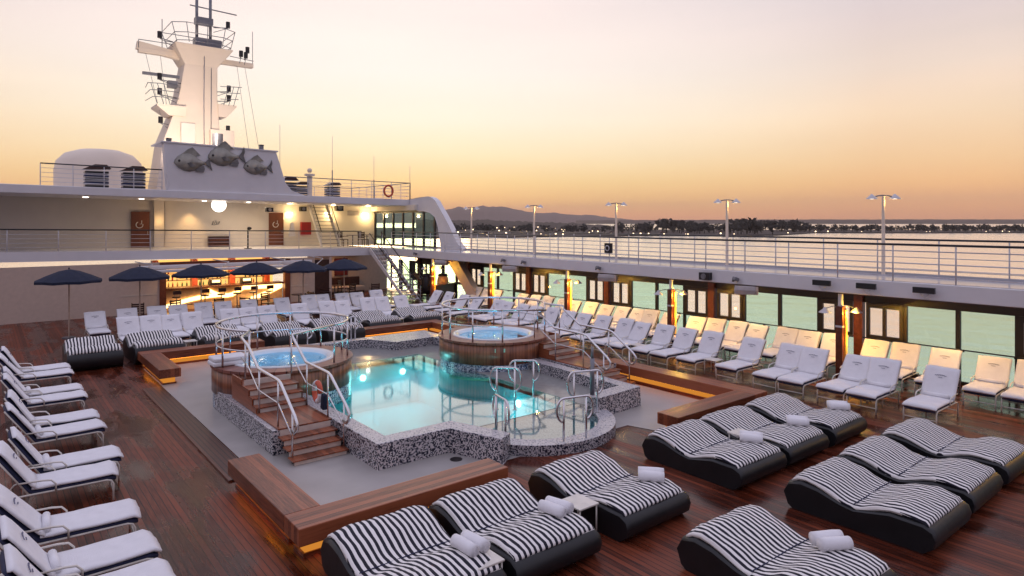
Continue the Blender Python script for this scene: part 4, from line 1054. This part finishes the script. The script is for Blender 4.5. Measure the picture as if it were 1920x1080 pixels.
def make_stool():
    t = thing('bar_stool', 'x', 'bar stool')
    part('seat', MB().cyl((0, 0), .2, .72, .78, 18), M['darkwood'], t); part('backrest', MB().box(-.19, .19, -.2, -.15, .9, 1.1), M['darkwood'], t, bevel=.01)
    part('back_post', MB().tube([(-.12, -.17, .76), (-.12, -.18, .92)], .012, 5).tube([(.12, -.17, .76), (.12, -.18, .92)], .012, 5), M['metal'], t)
    part('column', MB().cyl((0, 0), .03, .02, .72, 8), M['metal'], t); part('base', MB().cyl((0, 0), .2, 0, .025, 16), M['metal'], t)
    return t
st = make_stool()
for i, x in enumerate([7.6, 8.95, 9.75, 10.55, 11.4, 12.25]): place(st, (x, 36.6, .002), 0, '%s bar stool from the left along the glowing bar' % ORD[i], 'bar stools')

# awning cases with folding arms
aw = thing('retracted_awning', 'lavender retracted awning case over the bar with folding arms', 'awning', (10, 36.3, 2.4))
part('case', MB().box(5.9, 14.6, 36.35, 36.75, 2.2, 2.4), M['white'], aw, bevel=.03)
part('lower_case', MB().box(5.6, 14.2, 35.7, 35.95, 2.08, 2.22), M['white'], aw, bevel=.03)
for x in (5.8, 9.4, 12.4, 14.6):
    part('arm', MB().tube([(x, 35.8, 2.15), (x+.7, 36.5, 2.45), (x, 36.9, 2.6)], .03, 6), M['railp'], aw)

# umbrellas
def make_umb():
    t = thing('parasol', 'x', 'umbrella')
    part('pole', MB().cyl((0, 0), .028, 0, 2.72, 10), M['umbp'], t)
    part('base', MB().cyl((0, 0), .24, 0, .06, 20), M['metal'], t)
    n = 8; vs = [(0, 0, 2.72)]; fs = []
    rings = [(.35, 2.63), (.8, 2.45), (1.16, 2.28)]
    for r_, z in rings:
        for j in range(n*2):
            a = j*PI/n; q = 1 if j % 2 == 0 else .955
            vs.append((r_*q*math.cos(a), r_*q*math.sin(a), z+(0 if j % 2 == 0 else .02)))
    m = n*2
    for j in range(m): fs.append((0, 1+j, 1+(j+1) % m))
    for i in range(2):
        for j in range(m): fs.append((1+i*m+j, 1+(i+1)*m+j, 1+(i+1)*m+(j+1) % m, 1+i*m+(j+1) % m))
    for j in range(m): vs.append((vs[1+2*m+j][0], vs[1+2*m+j][1], vs[1+2*m+j][2]-.1))
    for j in range(m): fs.append((1+2*m+j, 1+3*m+j, 1+3*m+(j+1) % m, 1+2*m+(j+1) % m))
    cn = part('canopy', MB().add(vs, fs), M['umbr'], t)
    s = cn.modifiers.new('solid', 'SOLIDIFY'); s.thickness = .008
    part('finial', MB().lathe([(.02, 0), (.035, .03), (.001, .08)], (0, 0, 2.72), 10), M['umbr'], t)
    rb_ = MB()
    for j in range(n):
        a = 2*j*PI/n; rb_.tube([(.03*math.cos(a), .03*math.sin(a), 2.2), (.6*math.cos(a), .6*math.sin(a), 2.5)], .008, 4)
    part('ribs', rb_, M['umbp'], t)
    return t
um = make_umb()
for i, (x, l) in enumerate([(2.6, 'navy parasol furthest left beyond the bar wall'), (5.05, 'navy parasol cut by the left wall of the bar'), (7.42, 'navy parasol in front of the left half of the bar'), (9.8, 'navy parasol in front of the right half of the bar'), (12.0, 'navy parasol overlapping the right bar pillar'), (14.1, 'navy parasol furthest right with its pole in full view')]):
    place(um, (x, 31, .002), R(rs.uniform(0, 40)), l, 'navy parasols along the bar terrace')

# ------------------------------------------------------------------ roof deck
railing('rail along the front edge of the roof deck right of the fish panel', [(13.2, YF-.1, 6.08), (XE+1.9, YF-.1, 6.0)], 1.05, 4, 1.3, cap='metal', capr=.025)
railing('rail along the starboard side of the roof deck', [(XE+1.9, YF-.1, 6.0), (XE+1.9, 45.5, 6.0)], 1.05, 4, 1.3, cap='metal', capr=.025)
railing('rail with black cap left of the fish panel on the roof', [(2.0, YF-.1, 6.22), (7.0, YF-.1, 6.15)], 1.05, 4, 1.4)
railing('rear rail crossing the roof deck behind the stacked loungers', [(16.8, 45.0, 6.0), (XE+1.9, 45.5, 6.0)], 1.05, 3, 1.3, cap='metal', capr=.025)
def make_stack(n):
    t = thing('stacked_cushions', 'x', 'stacked loungers')
    for i in range(n):
        part('lounger_pad', MB().obox((0, 0, .12+i*.17), (1.0, .7, .1)), M['navy'] if i % 2 else M['black'], t, bevel=.03)
        part('lounger_frame', MB().box(-.52, .52, -.36, .36, .04+i*.17, .06+i*.17), M['railp'], t)
    part('top_cover', MB().prism([(-.6, 0), (.6, .05), (.4, .25), (-.1, .25)], -.4, .4, ax=lambda p, h: (p[0], h, .08+n*.17+p[1])), M['darkwood'], t)
    return t
sk = make_stack(5)
for (x, y, z, sc, l) in [(13.7, 37.9, 6.05, .95, 'tall stack of dark loungers right of the fish panel'), (14.6, 38.2, 6.05, .75, 'shorter stack of dark loungers beside the ball-topped post'), (16.6, 38.2, 6.03, .8, 'stack of dark loungers in the middle of the roof deck'), (5.9, 38.0, 6.2, 1.0, 'stack of dark loungers left of the fish panel'), (4.3, 38.0, 6.2, 1.0, 'stack of dark loungers at the far left of the roof')]:
    place(sk, (x, y, z), 0, l, 'stacked loungers on the roof deck', sc)
lb = solo('lifebuoy', MB().tube([(19.7+.3*math.cos(a*PI/10), YF-.18, 6.5+.34*math.sin(a*PI/10)) for a in range(20)], .065, 8, closed=True), M['orange'], 'orange lifebuoy ring hung on the roof rail', 'lifebuoy', (19.7, YF-.18, 6.5))
bp = thing('ball_post', 'white post topped by a ball on the roof deck', 'post', (15.1, 38, 6))
part('post', MB().cyl((15.1, 38), .15, 6, 7.35, 12), M['mastp'], bp); part('collar', MB().cyl((15.1, 38), .3, 7.3, 7.42, 12), M['mastp'], bp); part('ball', MB().lathe([(.001, -.15), (.1, -.11), (.15, 0), (.1, .11), (.001, .15)], (15.1, 38, 7.62), 14), M['mastp'], bp)
for (x, y, z0, z1, l) in [(16.3, 37.5, 6, 9.7, 'tall thin whip aerial near the stacked loungers'), (19.3, 38, 6, 8.75, 'thin whip aerial in the middle of the roof rail'), (21.3, 36.95, 6, 8.15, 'aerial pole at the corner of the roof rail'), (13.4, 38.2, 6, 10.2, 'thin aerial beside the fish panel')]:
    t = thing('whip_aerial', l, 'aerial', (x, y, z0), 'whip aerials on the roof')
    part('whip', MB().tube([(x, y, z0+(z1-z0)*.45), (x, y, z1)], .013, 5), M['railp'], t); part('mount', MB().tube([(x, y, z0), (x, y, z0+(z1-z0)*.45)], .035, 6), M['metal'], t)

# fish sculptures
def make_fish():
    t = thing('fish_sculpture', 'x', 'sculpture')
    body = [(.0, .0), (.03, .07), (.1, .15), (.22, .22), (.36, .25), (.5, .2), (.64, .1), (.76, .04), (.84, .02), (.84, -.04), (.76, -.06), (.68, -.12), (.55, -.2), (.4, -.23), (.24, -.2), (.1, -.12)]
    mb = MB(); n = len(body); c = (.38, 0); vs = []
    lv = [(1, 0), (.93, .05), (.75, .09), (.5, .12), (.25, .135)]
    for s_, d in lv: vs += [(c[0]+(p[0]-c[0])*s_, -d, c[1]+(p[1]-c[1])*s_) for p in body]
    vs.append((c[0], -.14, c[1])); fs = []
    for i in range(len(lv)-1):
        for j in range(n): fs.append((i*n+j, i*n+(j+1) % n, (i+1)*n+(j+1) % n, (i+1)*n+j))
    for j in range(n): fs.append(((len(lv)-1)*n+j, (len(lv)-1)*n+(j+1) % n, len(vs)-1))
    fs.append(tuple(range(n-1, -1, -1)))
    part('body', mb.add(vs, fs, True), M['fish'], t)
    ext = lambda p, h: (p[0], h, p[1])
    part('dorsal_fin', MB().prism([(.2, .2), (.38, .33), (.5, .38), (.56, .32), (.7, .18), (.6, .19), (.58, .12)], -.05, -.01, ax=ext), M['fish'], t)
    part('tail_fin', MB().prism([(.82, .0), (.93, .1), (.99, .22), (1.0, .1), (.95, 0), (1.0, -.2), (.9, -.1), (.82, -.03)], -.05, -.01, ax=ext), M['fishd'], t)
    part('anal_fin', MB().prism([(.6, -.12), (.78, -.08), (.8, -.17), (.76, -.25), (.55, -.22)], -.05, -.01, ax=ext), M['fishd'], t)
    part('side_fin', MB().prism([(.32, -.02), (.42, .0), (.52, -.1), (.4, -.12)], -.16, -.13, ax=ext), M['fishd'], t)
    e = MB().lathe([(.001, .02), (.025, .015), (.035, 0), (.035, -.02)], (0, 0, 0), 14)
    e.v = [(.13+x, -.09-z, .04+y) for x, y, z in e.v]
    part('eye', e, M['black'], t)
    return t
fs_ = make_fish()
for (x, z, s_, a, l) in [(7.48, 7.58, 1.8, -3, 'grey fish sculpture at the left of the white panel'), (9.08, 7.93, 1.9, -6, 'grey fish sculpture in the middle, highest on the white panel'), (10.88, 7.5, 1.55, -4, 'grey fish sculpture at the right of the white panel')]:
    place(fs_, (x, YF-.36, z), 0, l, 'fish sculptures on the white panel', (s_, s_, s_*1.14), ry=R(a))

# ------------------------------------------------------------------ mast
ms = thing('ship_mast', 'tall cream ship mast with cross arms, radar and railed platforms', 'mast', (10, 44.5, 6))
k = 44.5/42
def loft(secs, mb=None):
    mb = mb or MB(); vs = []
    for (xa, xb, ya, yb, z) in secs: vs += [(xa, ya, z), (xb, ya, z), (xb, yb, z), (xa, yb, z)]
    fs = [(0, 3, 2, 1)]; n = len(secs)
    for i in range(n-1):
        for j in range(4): fs.append((i*4+j, i*4+(j+1) % 4, (i+1)*4+(j+1) % 4, (i+1)*4+j))
    fs.append(tuple((n-1)*4+j for j in range(4)))
    return mb.add(vs, fs)
part('column', loft([(7.9, 11.7, 43.6, 46.4, 6), (8.35, 11.6, 43.7, 46.3, 9.4), (9.0, 11.55, 43.9, 46, 11.3), (9.3, 11.5, 44, 45.9, 12.4), (9.6, 11.5, 44, 45.8, 14.3), (9.1, 12.2, 43.8, 46, 15.2), (9.0, 12.4, 43.7, 46, 15.5)]), M['mastp'], ms, bevel=.05)
part('cross_arm', loft([(7.2, 13.9, 44.6, 45.0, 14.75), (7.2, 13.9, 44.6, 45.0, 15.05)]).obox((8.4, 44.8, 15.0), (2.6, .35, .5), 0, 0, R(8)), M['mastp'], ms, bevel=.03)
part('arm_rail', MB().tube([(12.4, 44.6, 15.3), (13.9, 44.6, 15.2)], .025, 5).tube([(7.2, 44.6, 15.5), (9.4, 44.6, 15.5)], .025, 5).tube([(7.2, 44.6, 15.0), (7.2, 44.6, 15.5)], .02, 5), M['metal'], ms)
pr = MB()
ring = [(9.1, 43.7), (9.7, 43.3), (11.6, 43.3), (12.2, 43.7), (12.2, 46.2), (9.1, 46.2)]
for z, o_ in ((15.6, 0), (16.05, .15), (16.6, .35)):
    q = [(10.9+(x-10.9)*(1+o_*.5), 44.7+(y-44.7)*(1+o_*.5), z+.0) for x, y in ring]
    pr.tube(q, .025, 5, closed=True)
for x, y in ring + [(10.7, 43.2)]:
    pr.tube([(x, y, 15.5), (10.9+(x-10.9)*1.17, 44.7+(y-44.7)*1.17, 16.6)], .022, 5)
part('platform_rail', pr, M['metal'], ms)
part('top_frame', MB().tube([(10.4, 44.5, 15.5), (10.4, 44.5, 19.4)], .09, 8).tube([(11.2, 44.5, 15.5), (11.2, 44.5, 19.4)], .09, 8).box(10.25, 11.8, 44.2, 44.9, 15.6, 16.1).box(10.3, 11.3, 44.2, 44.8, 17.0, 17.4).tube([(10.0, 44.5, 18.1), (12.8, 44.5, 18.0)], .04, 6).tube([(10.2, 44.5, 18.8), (11.6, 44.5, 18.8)], .04, 6), M['metal'], ms)
part('side_platform', loft([(8.7, 9.6, 43.8, 45.2, 11.0), (8.0, 9.6, 43.6, 45.4, 11.5), (8.0, 9.6, 43.6, 45.4, 11.6)]), M['mastp'], ms)
part('side_platform', loft([(11.5, 12.0, 43.8, 45.2, 11.2), (11.5, 12.6, 43.8, 45.2, 11.9), (11.5, 12.6, 43.8, 45.2, 12.0)]), M['mastp'], ms)
sr = MB()
for z in (12.4, 12.8, 13.2):
    sr.tube([(9.2, 43.6, z-.4), (8.1, 43.5, z-.4), (7.9-(z-12)*.3, 43.7, z-.4), (7.7, 45.4, z-.4)], .022, 5)
for x in (8.0, 8.35, 8.7): sr.tube([(x, 43.55, 11.6), (x-.35, 43.5, 12.8)], .02, 5)
sq = MB()
for z in (12.4, 12.8, 13.2): sq.tube([(11.6, 43.75, z-.1), (12.6+(z-12)*.25, 43.75, z)], .022, 5)
for x in (11.8, 12.1, 12.4): sq.tube([(x, 43.75, 11.95), (x+.32, 43.75, 13.2)], .02, 5)
part('side_platform_rail', sq, M['metal'], ms)
part('side_platform_rail', sr, M['metal'], ms)
part('radar_scanner', MB().obox((8.3, 44, 13.4), (2.0, .2, .16)).obox((8.9, 44, 12.9), (.5, .5, .4)), M['metal'], ms)
for (x, z, xr) in [(8.2, 13.2, 9.6), (8.2, 15.7, 9), (8.2, 12.3, 9.2), (8.25, 10.6, 8.9), (12.15, 12.95, 11.4), (12.15, 12.35, 11.4), (12.1, 10.4, 11.5), (12.1, 17.0, 11.3), (13.2, 15.25, 13.2), (12.9, 15.3, 12.9), (13.3, 15.6, 13.2)]:
    n_ = part('lamp_bracket', MB().tube([(xr, 44.2, z-.15), (x, 43.9, z-.1)], .03, 5).tube([(xr, 44.2, z-.45), (x, 43.9, z-.12)], .02, 5), M['metal'], ms)
    part('signal_lamp', MB().cyl((x, 43.9), .13, z-.1, z+.28, 10), M['black'] if x > 8 else M['red'], n_)
part('ladder', MB().tube([(11.0, 43.6, 9.5), (11.1, 43.9, 14.2)], .02, 5), M['metal'], ms)
part('hatch_door', MB().box(9.3, 10.1, 43.55, 43.66, 9.0, 10.6), M['cream'], ms, bevel=.03)
part('cable_run', MB().tube([(10.6, 43.55, 9.2), (10.65, 43.85, 12), (10.7, 43.9, 15)], .035, 6), M['speaker'], ms)
part('lookout_box', MB().box(10.9, 12.3, 43.2, 43.6, 8.5, 10.3), M['mastp'], ms, bevel=.03)
part('stay_wire', MB().tube([(13.4, 44.8, 14.8), (13.6, 41, 6.1)], .012, 4).tube([(12.9, 44.8, 14.8), (12.9, 41, 6.1)], .012, 4).tube([(7.6, 44.8, 14.8), (8.3, 44.2, 11)], .012, 4).tube([(8.4, 44.8, 14.8), (8.7, 44.2, 11)], .012, 4), M['metal'], ms)
part('tip_aerial', MB().tube([(13.9, 44.8, 14.8), (13.9, 44.8, 17.2)], .02, 5).tube([(8.5, 44.8, 15), (8.5, 44.8, 17)], .025, 5), M['metal'], ms)
dr = thing('drum_light', 'grey drum shaped searchlight on top of the fish panel', 'searchlight', (10.2, 39.5, 8.6))
part('drum', MB().cyl((10.2, 39.0), .28, 8.75, 9.5, 16), M['metal'], dr); part('stand', MB().cyl((10.2, 39.0), .1, 8.5, 8.75, 10), M['black'], dr)
for (x, l) in [(7.45, 'small dark fitting at the left top of the fish panel'), (12.15, 'small grey fitting at the right top of the fish panel')]:
    t = thing('mast_fitting', l, 'fitting', (x, 37.6, 8.5)); part('body', MB().cyl((x, 37.6), .13, 8.55, 8.85, 10), M['metal'], t); part('cap', MB().cyl((x, 37.6), .15, 8.85, 8.9, 10), M['black'], t)
light('mast_light', 'SPOT', (8.6, 37.2, 8.9), 2300, (1, .82, .66), .3, (R(118), 0, R(-12)), spot=R(95))

# ------------------------------------------------------------------ sea, land, sky
ZS = -18
struct('sea', MB().sheet([(-2990, -490), (12990, -490), (12990, 15590), (-2990, 15590)], ZS), M['sea'])
struct('hull_side', MB().box(XW+.06, XW+.3, -10, 46, ZS-.5, 0), M['white'])
FX, FY, RX, RY = .6266, .7793, .7793, -.6266
def dp(u, d): s = (u-960)/1231*d; return (d*FX+s*RX, d*FY+s*RY)
def ridge(name, us, d, depth, prof, mat, zb=ZS-2, noise=0, seed=0, mid=None):
    rd = random.Random(seed); mb = MB(); rows = []
    for u in us:
        f = prof(u)+rd.uniform(-noise, noise)
        a = dp(u, d); b = dp(u, d+depth*.45); c = dp(u, d+depth)
        m_ = dp(u, d+depth*.2); h = f-zb
        rows.append([(a[0], a[1], zb), (m_[0], m_[1], zb+h*(.55+rd.uniform(-.06, .06))), (b[0], b[1], f), (c[0], c[1], zb)])
    vs = [p for r_ in rows for p in r_]; fs = []
    for i in range(len(rows)-1):
        for j in range(3): fs.append((i*4+j, (i+1)*4+j, (i+1)*4+j+1, i*4+j+1))
    mb.add(vs, fs, True); return struct(name, mb, mat)
import bisect
def pl(pts):
    xs = [p[0] for p in pts]
    def f(u):
        if u <= xs[0]: return pts[0][1]
        if u >= xs[-1]: return pts[-1][1]
        i = bisect.bisect(xs, u)-1; a, b = pts[i], pts[i+1]
        return a[1]+(b[1]-a[1])*(u-a[0])/(b[0]-a[0])
    return f
def vz(d, pts): return pl([(u, 4.6+(415-v)*d/1231) for u, v in pts])
us = lambda a, b, s_: [a+s_*i for i in range(int((b-a)/s_)+1)]
mt = vz(10500, [(300, 405), (640, 402), (780, 396), (830, 394), (845, 392), (862, 387), (875, 392), (890, 389), (905, 386), (920, 388), (945, 387), (960, 391), (985, 396), (1010, 400), (1040, 399), (1070, 403), (1110, 403), (1150, 409), (1200, 413), (1300, 420)])
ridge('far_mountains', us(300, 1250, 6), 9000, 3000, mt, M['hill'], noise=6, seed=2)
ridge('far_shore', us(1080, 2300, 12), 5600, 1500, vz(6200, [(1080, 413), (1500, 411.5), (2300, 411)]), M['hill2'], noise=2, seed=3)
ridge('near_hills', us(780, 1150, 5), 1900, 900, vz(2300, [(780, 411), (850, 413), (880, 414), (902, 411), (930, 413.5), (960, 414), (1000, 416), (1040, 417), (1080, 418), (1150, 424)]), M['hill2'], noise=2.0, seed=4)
sp_ = [dp(u, d) for u, d in [(300, 900), (820, 880), (950, 900), (1060, 960), (1200, 1000), (1360, 1010), (1460, 1040), (1530, 1260), (1600, 1240), (1700, 1230), (2300, 1300), (2300, 1500), (1500, 1650), (1200, 1700), (1120, 2100), (300, 2300)]]
struct('shore_land', MB().prism(sp_, ZS-1, ZS+1.5), M['land'])
rt = random.Random(11)
wd = MB()
def tree(mb, x, y, z, h, r_):
    mb.tube([(x, y, z), (x, y, z+h*.45)], r_*.08, 4, r2=r_*.05)
    for k in range(46):
        a = rt.uniform(0, 2*PI); e = rt.uniform(-1, 1); q = rt.uniform(.45, 1)
        c = Vector((x+math.cos(a)*math.sqrt(1-e*e)*r_*q, y+math.sin(a)*math.sqrt(1-e*e)*r_*q, z+h*.62+e*h*.38*q))
        s_ = r_*rt.uniform(.18, .38)
        d1 = Vector((rt.uniform(-1, 1), rt.uniform(-1, 1), rt.uniform(-1, 1))).normalized(); d2 = d1.orthogonal().normalized()
        mb.add([c+d1*s_, c+d2*s_, c-d1*s_, c-d2*s_*.8], [(0, 1, 2, 3)])
for i in range(560):
    u = rt.uniform(820, 2250)
    d = rt.uniform(1040, 1500) if u < 1450 else rt.uniform(1290, 1480)
    if u < 1130 and rt.random() < .3: continue
    x, y = dp(u, d); big = 1.25 if (1240 < u < 1300 or 1340 < u < 1500) else (.8 if u < 1150 else .95)
    if u > 1530: big = .72
    h = rt.uniform(9, 22)*big; tree(wd, x, y, ZS+1.4, h, h*rt.uniform(.4, .62))
tag(mesh_obj('shore_woodland', wd, M['leaf']), 'dark mass of trees along the low shore across the water', 'woodland', kind='stuff')
def make_house():
    t = thing('distant_house', 'x', 'house')
    part('wall', MB().box(-5, 5, -4, 4, 0, 4), M['housew'], t)
    part('roof', MB().prism([(-5.4, 4), (5.4, 4), (0, 6.6)], -4.4, 4.4, ax=lambda p, h: (p[0], h, p[1])), M['houser'], t)
    part('lit_window', MB().box(-1.2, 1.0, -4.06, -4.01, 1.0, 3.0), M['town'], t)
    return t
hs_ = make_house()
for i in range(70):
    u = rt.uniform(840, 1130) if i < 46 else rt.uniform(1130, 1900)
    d = rt.uniform(940, 1500) if i < 46 else rt.uniform(1030, 1060)+max(0, min(250, (u-1440)*2.4))
    x, y = dp(u, d); place(hs_, (x, y, ZS+1.4+(d-940)*.012*(i < 46)), R(rt.uniform(-70, -10)), 'small pale house with lit windows on the far shore', 'houses of the town across the water', rt.uniform(.5, 1.0))

hm = bpy.data.materials.new('haze_air'); hm.use_nodes = True; hn = hm.node_tree.nodes; hn.clear()
hv = hn.new('ShaderNodeVolumePrincipled'); hv.inputs['Color'].default_value = (1, .82, .7, 1); hv.inputs['Density'].default_value = 5.5e-5; hv.inputs['Anisotropy'].default_value = 0
ho = hn.new('ShaderNodeOutputMaterial'); hm.node_tree.links.new(hv.outputs[0], ho.inputs['Volume'])
hz = mesh_obj('haze', MB().box(-3000, 13000, -500, 15600, ZS-8, 420), hm); hz['kind'] = 'stuff'

# ------------------------------------------------------------------ world
w = bpy.data.worlds.new('World'); scene.world = w; w.use_nodes = True
nt = w.node_tree; ns, L = nt.nodes, nt.links; ns.clear()
out = ns.new('ShaderNodeOutputWorld')
SUN_AZ = math.atan2(.494, .886)     # clockwise from +Y
tc = ns.new('ShaderNodeTexCoord'); sp = ns.new('ShaderNodeSeparateXYZ'); L.new(tc.outputs['Generated'], sp.inputs[0])
near = ramp(ns, [(0, (.8, .34, .17)), (.012, (.88, .42, .16)), (.03, (.86, .52, .19)), (.06, (.85, .62, .28)), (.1, (.84, .71, .46)), (.15, (.84, .77, .62)), (.22, (.83, .76, .69)), (.31, (.79, .69, .65)), (.42, (.7, .64, .68)), (.6, (.56, .55, .69)), (1, (.54, .54, .7))]) if True else ramp(ns, [(0, (.8, .36, .17)), (.012, (.95, .46, .16)), (.03, (1.0, .62, .2)), (.06, (1.0, .72, .32)), (.1, (.99, .82, .52)), (.15, (1.0, .9, .74)), (.22, (1.0, .93, .83)), (.31, (.97, .87, .8)), (.42, (.82, .74, .76)), (.6, (.52, .51, .66)), (1, (.48, .48, .64))]) if True else ramp(ns, [(0, (.74, .36, .19)), (.012, (.86, .42, .17)), (.035, (.96, .55, .2)), (.075, (.98, .72, .34)), (.13, (1.0, .86, .58)), (.2, (1.0, .93, .78)), (.3, (.98, .88, .78)), (.42, (.8, .72, .74)), (.6, (.52, .52, .68)), (1, (.36, .4, .62))])
far = ramp(ns, [(0, (.62, .28, .15)), (.02, (.76, .37, .16)), (.05, (.8, .46, .2)), (.08, (.77, .51, .27)), (.14, (.76, .58, .4)), (.2, (.69, .57, .48)), (.26, (.61, .52, .5)), (.31, (.56, .5, .52)), (.42, (.54, .5, .58)), (.6, (.54, .53, .68)), (1, (.54, .54, .7))]) if True else ramp(ns, [(0, (.66, .28, .13)), (.02, (.86, .4, .16)), (.05, (.96, .52, .21)), (.1, (.95, .6, .31)), (.17, (.87, .66, .5)), (.24, (.8, .65, .59)), (.31, (.72, .6, .6)), (.42, (.58, .52, .6)), (.6, (.5, .49, .64)), (1, (.48, .48, .64))]) if True else ramp(ns, [(0, (.5, .24, .17)), (.02, (.68, .3, .17)), (.06, (.84, .45, .2)), (.12, (.86, .55, .32)), (.2, (.84, .62, .48)), (.3, (.72, .57, .55)), (.42, (.6, .53, .6)), (.6, (.45, .47, .64)), (1, (.36, .4, .62))])
back = ramp(ns, [(0, (.15, .13, .16)), (.15, (.25, .22, .27)), (.4, (.44, .42, .52)), (1, (.54, .54, .7))]) if True else ramp(ns, [(0, (.28, .26, .36)), (.15, (.42, .36, .48)), (.4, (.42, .4, .56)), (1, (.36, .4, .62))])
for r_ in (near, far, back): L.new(sp.outputs['Z'], r_.inputs[0])
dt = ns.new('ShaderNodeVectorMath'); dt.operation = 'DOT_PRODUCT'; dt.inputs[1].default_value = (math.sin(SUN_AZ), math.cos(SUN_AZ), 0)
nv = ns.new('ShaderNodeVectorMath'); nv.operation = 'MULTIPLY'; nv.inputs[1].default_value = (1, 1, 0); L.new(tc.outputs['Generated'], nv.inputs[0])
nn = ns.new('ShaderNodeVectorMath'); nn.operation = 'NORMALIZE'; L.new(nv.outputs[0], nn.inputs[0]); L.new(nn.outputs[0], dt.inputs[0])
m1 = ns.new('ShaderNodeMapRange'); m1.inputs['From Min'].default_value = .78; m1.inputs['From Max'].default_value = 1; L.new(dt.outputs['Value'], m1.inputs['Value'])
m2 = ns.new('ShaderNodeMapRange'); m2.inputs['From Min'].default_value = -.1; m2.inputs['From Max'].default_value = .7; L.new(dt.outputs['Value'], m2.inputs['Value'])
x1 = ns.new('ShaderNodeMix'); x1.data_type = 'RGBA'; L.new(m1.outputs[0], x1.inputs['Factor']); L.new(far.outputs[0], x1.inputs['A']); L.new(near.outputs[0], x1.inputs['B'])
x2 = ns.new('ShaderNodeMix'); x2.data_type = 'RGBA'; L.new(m2.outputs[0], x2.inputs['Factor']); L.new(back.outputs[0], x2.inputs['A']); L.new(x1.outputs['Result'], x2.inputs['B'])
mpw = ns.new('ShaderNodeMapping'); mpw.inputs['Scale'].default_value = (1.2, 1.2, 9); mpw.inputs['Rotation'].default_value = (.08, .05, 0); L.new(tc.outputs['Generated'], mpw.inputs[0])
nw = ns.new('ShaderNodeTexNoise'); nw.inputs['Scale'].default_value = 1.6; nw.inputs['Detail'].default_value = 5; L.new(mpw.outputs[0], nw.inputs['Vector'])
rw = ramp(ns, [(.35, (.965, .955, .965)), (.65, (1.03, 1.0, 1.0))]); L.new(nw.outputs['Fac'], rw.inputs[0])
xm = ns.new('ShaderNodeMix'); xm.data_type = 'RGBA'; xm.blend_type = 'MULTIPLY'; xm.inputs['Factor'].default_value = 1; L.new(x2.outputs['Result'], xm.inputs['A']); L.new(rw.outputs[0], xm.inputs['B'])
x2 = xm
bg = ns.new('ShaderNodeBackground'); L.new(x2.outputs['Result'], bg.inputs[0]); bg.inputs[1].default_value = 1.36
sky = ns.new('ShaderNodeTexSky'); sky.sky_type = 'NISHITA'; sky.sun_disc = False; sky.sun_elevation = R(1.5); sky.sun_rotation = SUN_AZ
bg2 = ns.new('ShaderNodeBackground'); L.new(sky.outputs[0], bg2.inputs[0]); bg2.inputs[1].default_value = .008
ad = ns.new('ShaderNodeAddShader'); L.new(bg.outputs[0], ad.inputs[0]); L.new(bg2.outputs[0], ad.inputs[1]); L.new(ad.outputs[0], out.inputs[0])
sl = bpy.data.lights.new('sun', 'SUN'); sl.energy = .25; sl.angle = R(12); sl.color = (1, .66, .36)
so = bpy.data.objects.new('sun', sl); link(so)
dirv = Vector((math.sin(SUN_AZ)*math.cos(R(4)), math.cos(SUN_AZ)*math.cos(R(4)), math.sin(R(4))))
so.rotation_euler = (-dirv).to_track_quat('-Z', 'Y').to_euler()

# ------------------------------------------------------------------ camera
cam = bpy.data.cameras.new('camera'); co = bpy.data.objects.new('camera', cam); link(co); scene.camera = co
co.location = (0, 0, 4.6); co.rotation_euler = (R(90), 0, -math.atan2(.6266, .7793))
cam.sensor_width = 36; cam.lens = 36*1231/1920; cam.shift_y = -(540-415)/1920
cam.clip_start = .1; cam.clip_end = 80000
vs_ = scene.view_settings; vs_.view_transform = 'Standard'; vs_.look = 'None'; vs_.exposure = 0; vs_.gamma = 1; vs_.use_curve_mapping = False
scene.cycles.max_bounces = 8; scene.cycles.transparent_max_bounces = 16; scene.cycles.glossy_bounces = 4; scene.cycles.diffuse_bounces = 3
scene.cycles.sample_clamp_indirect = 6; scene.cycles.caustics_reflective = False; scene.cycles.caustics_refractive = False
scene.cycles.use_denoising = True
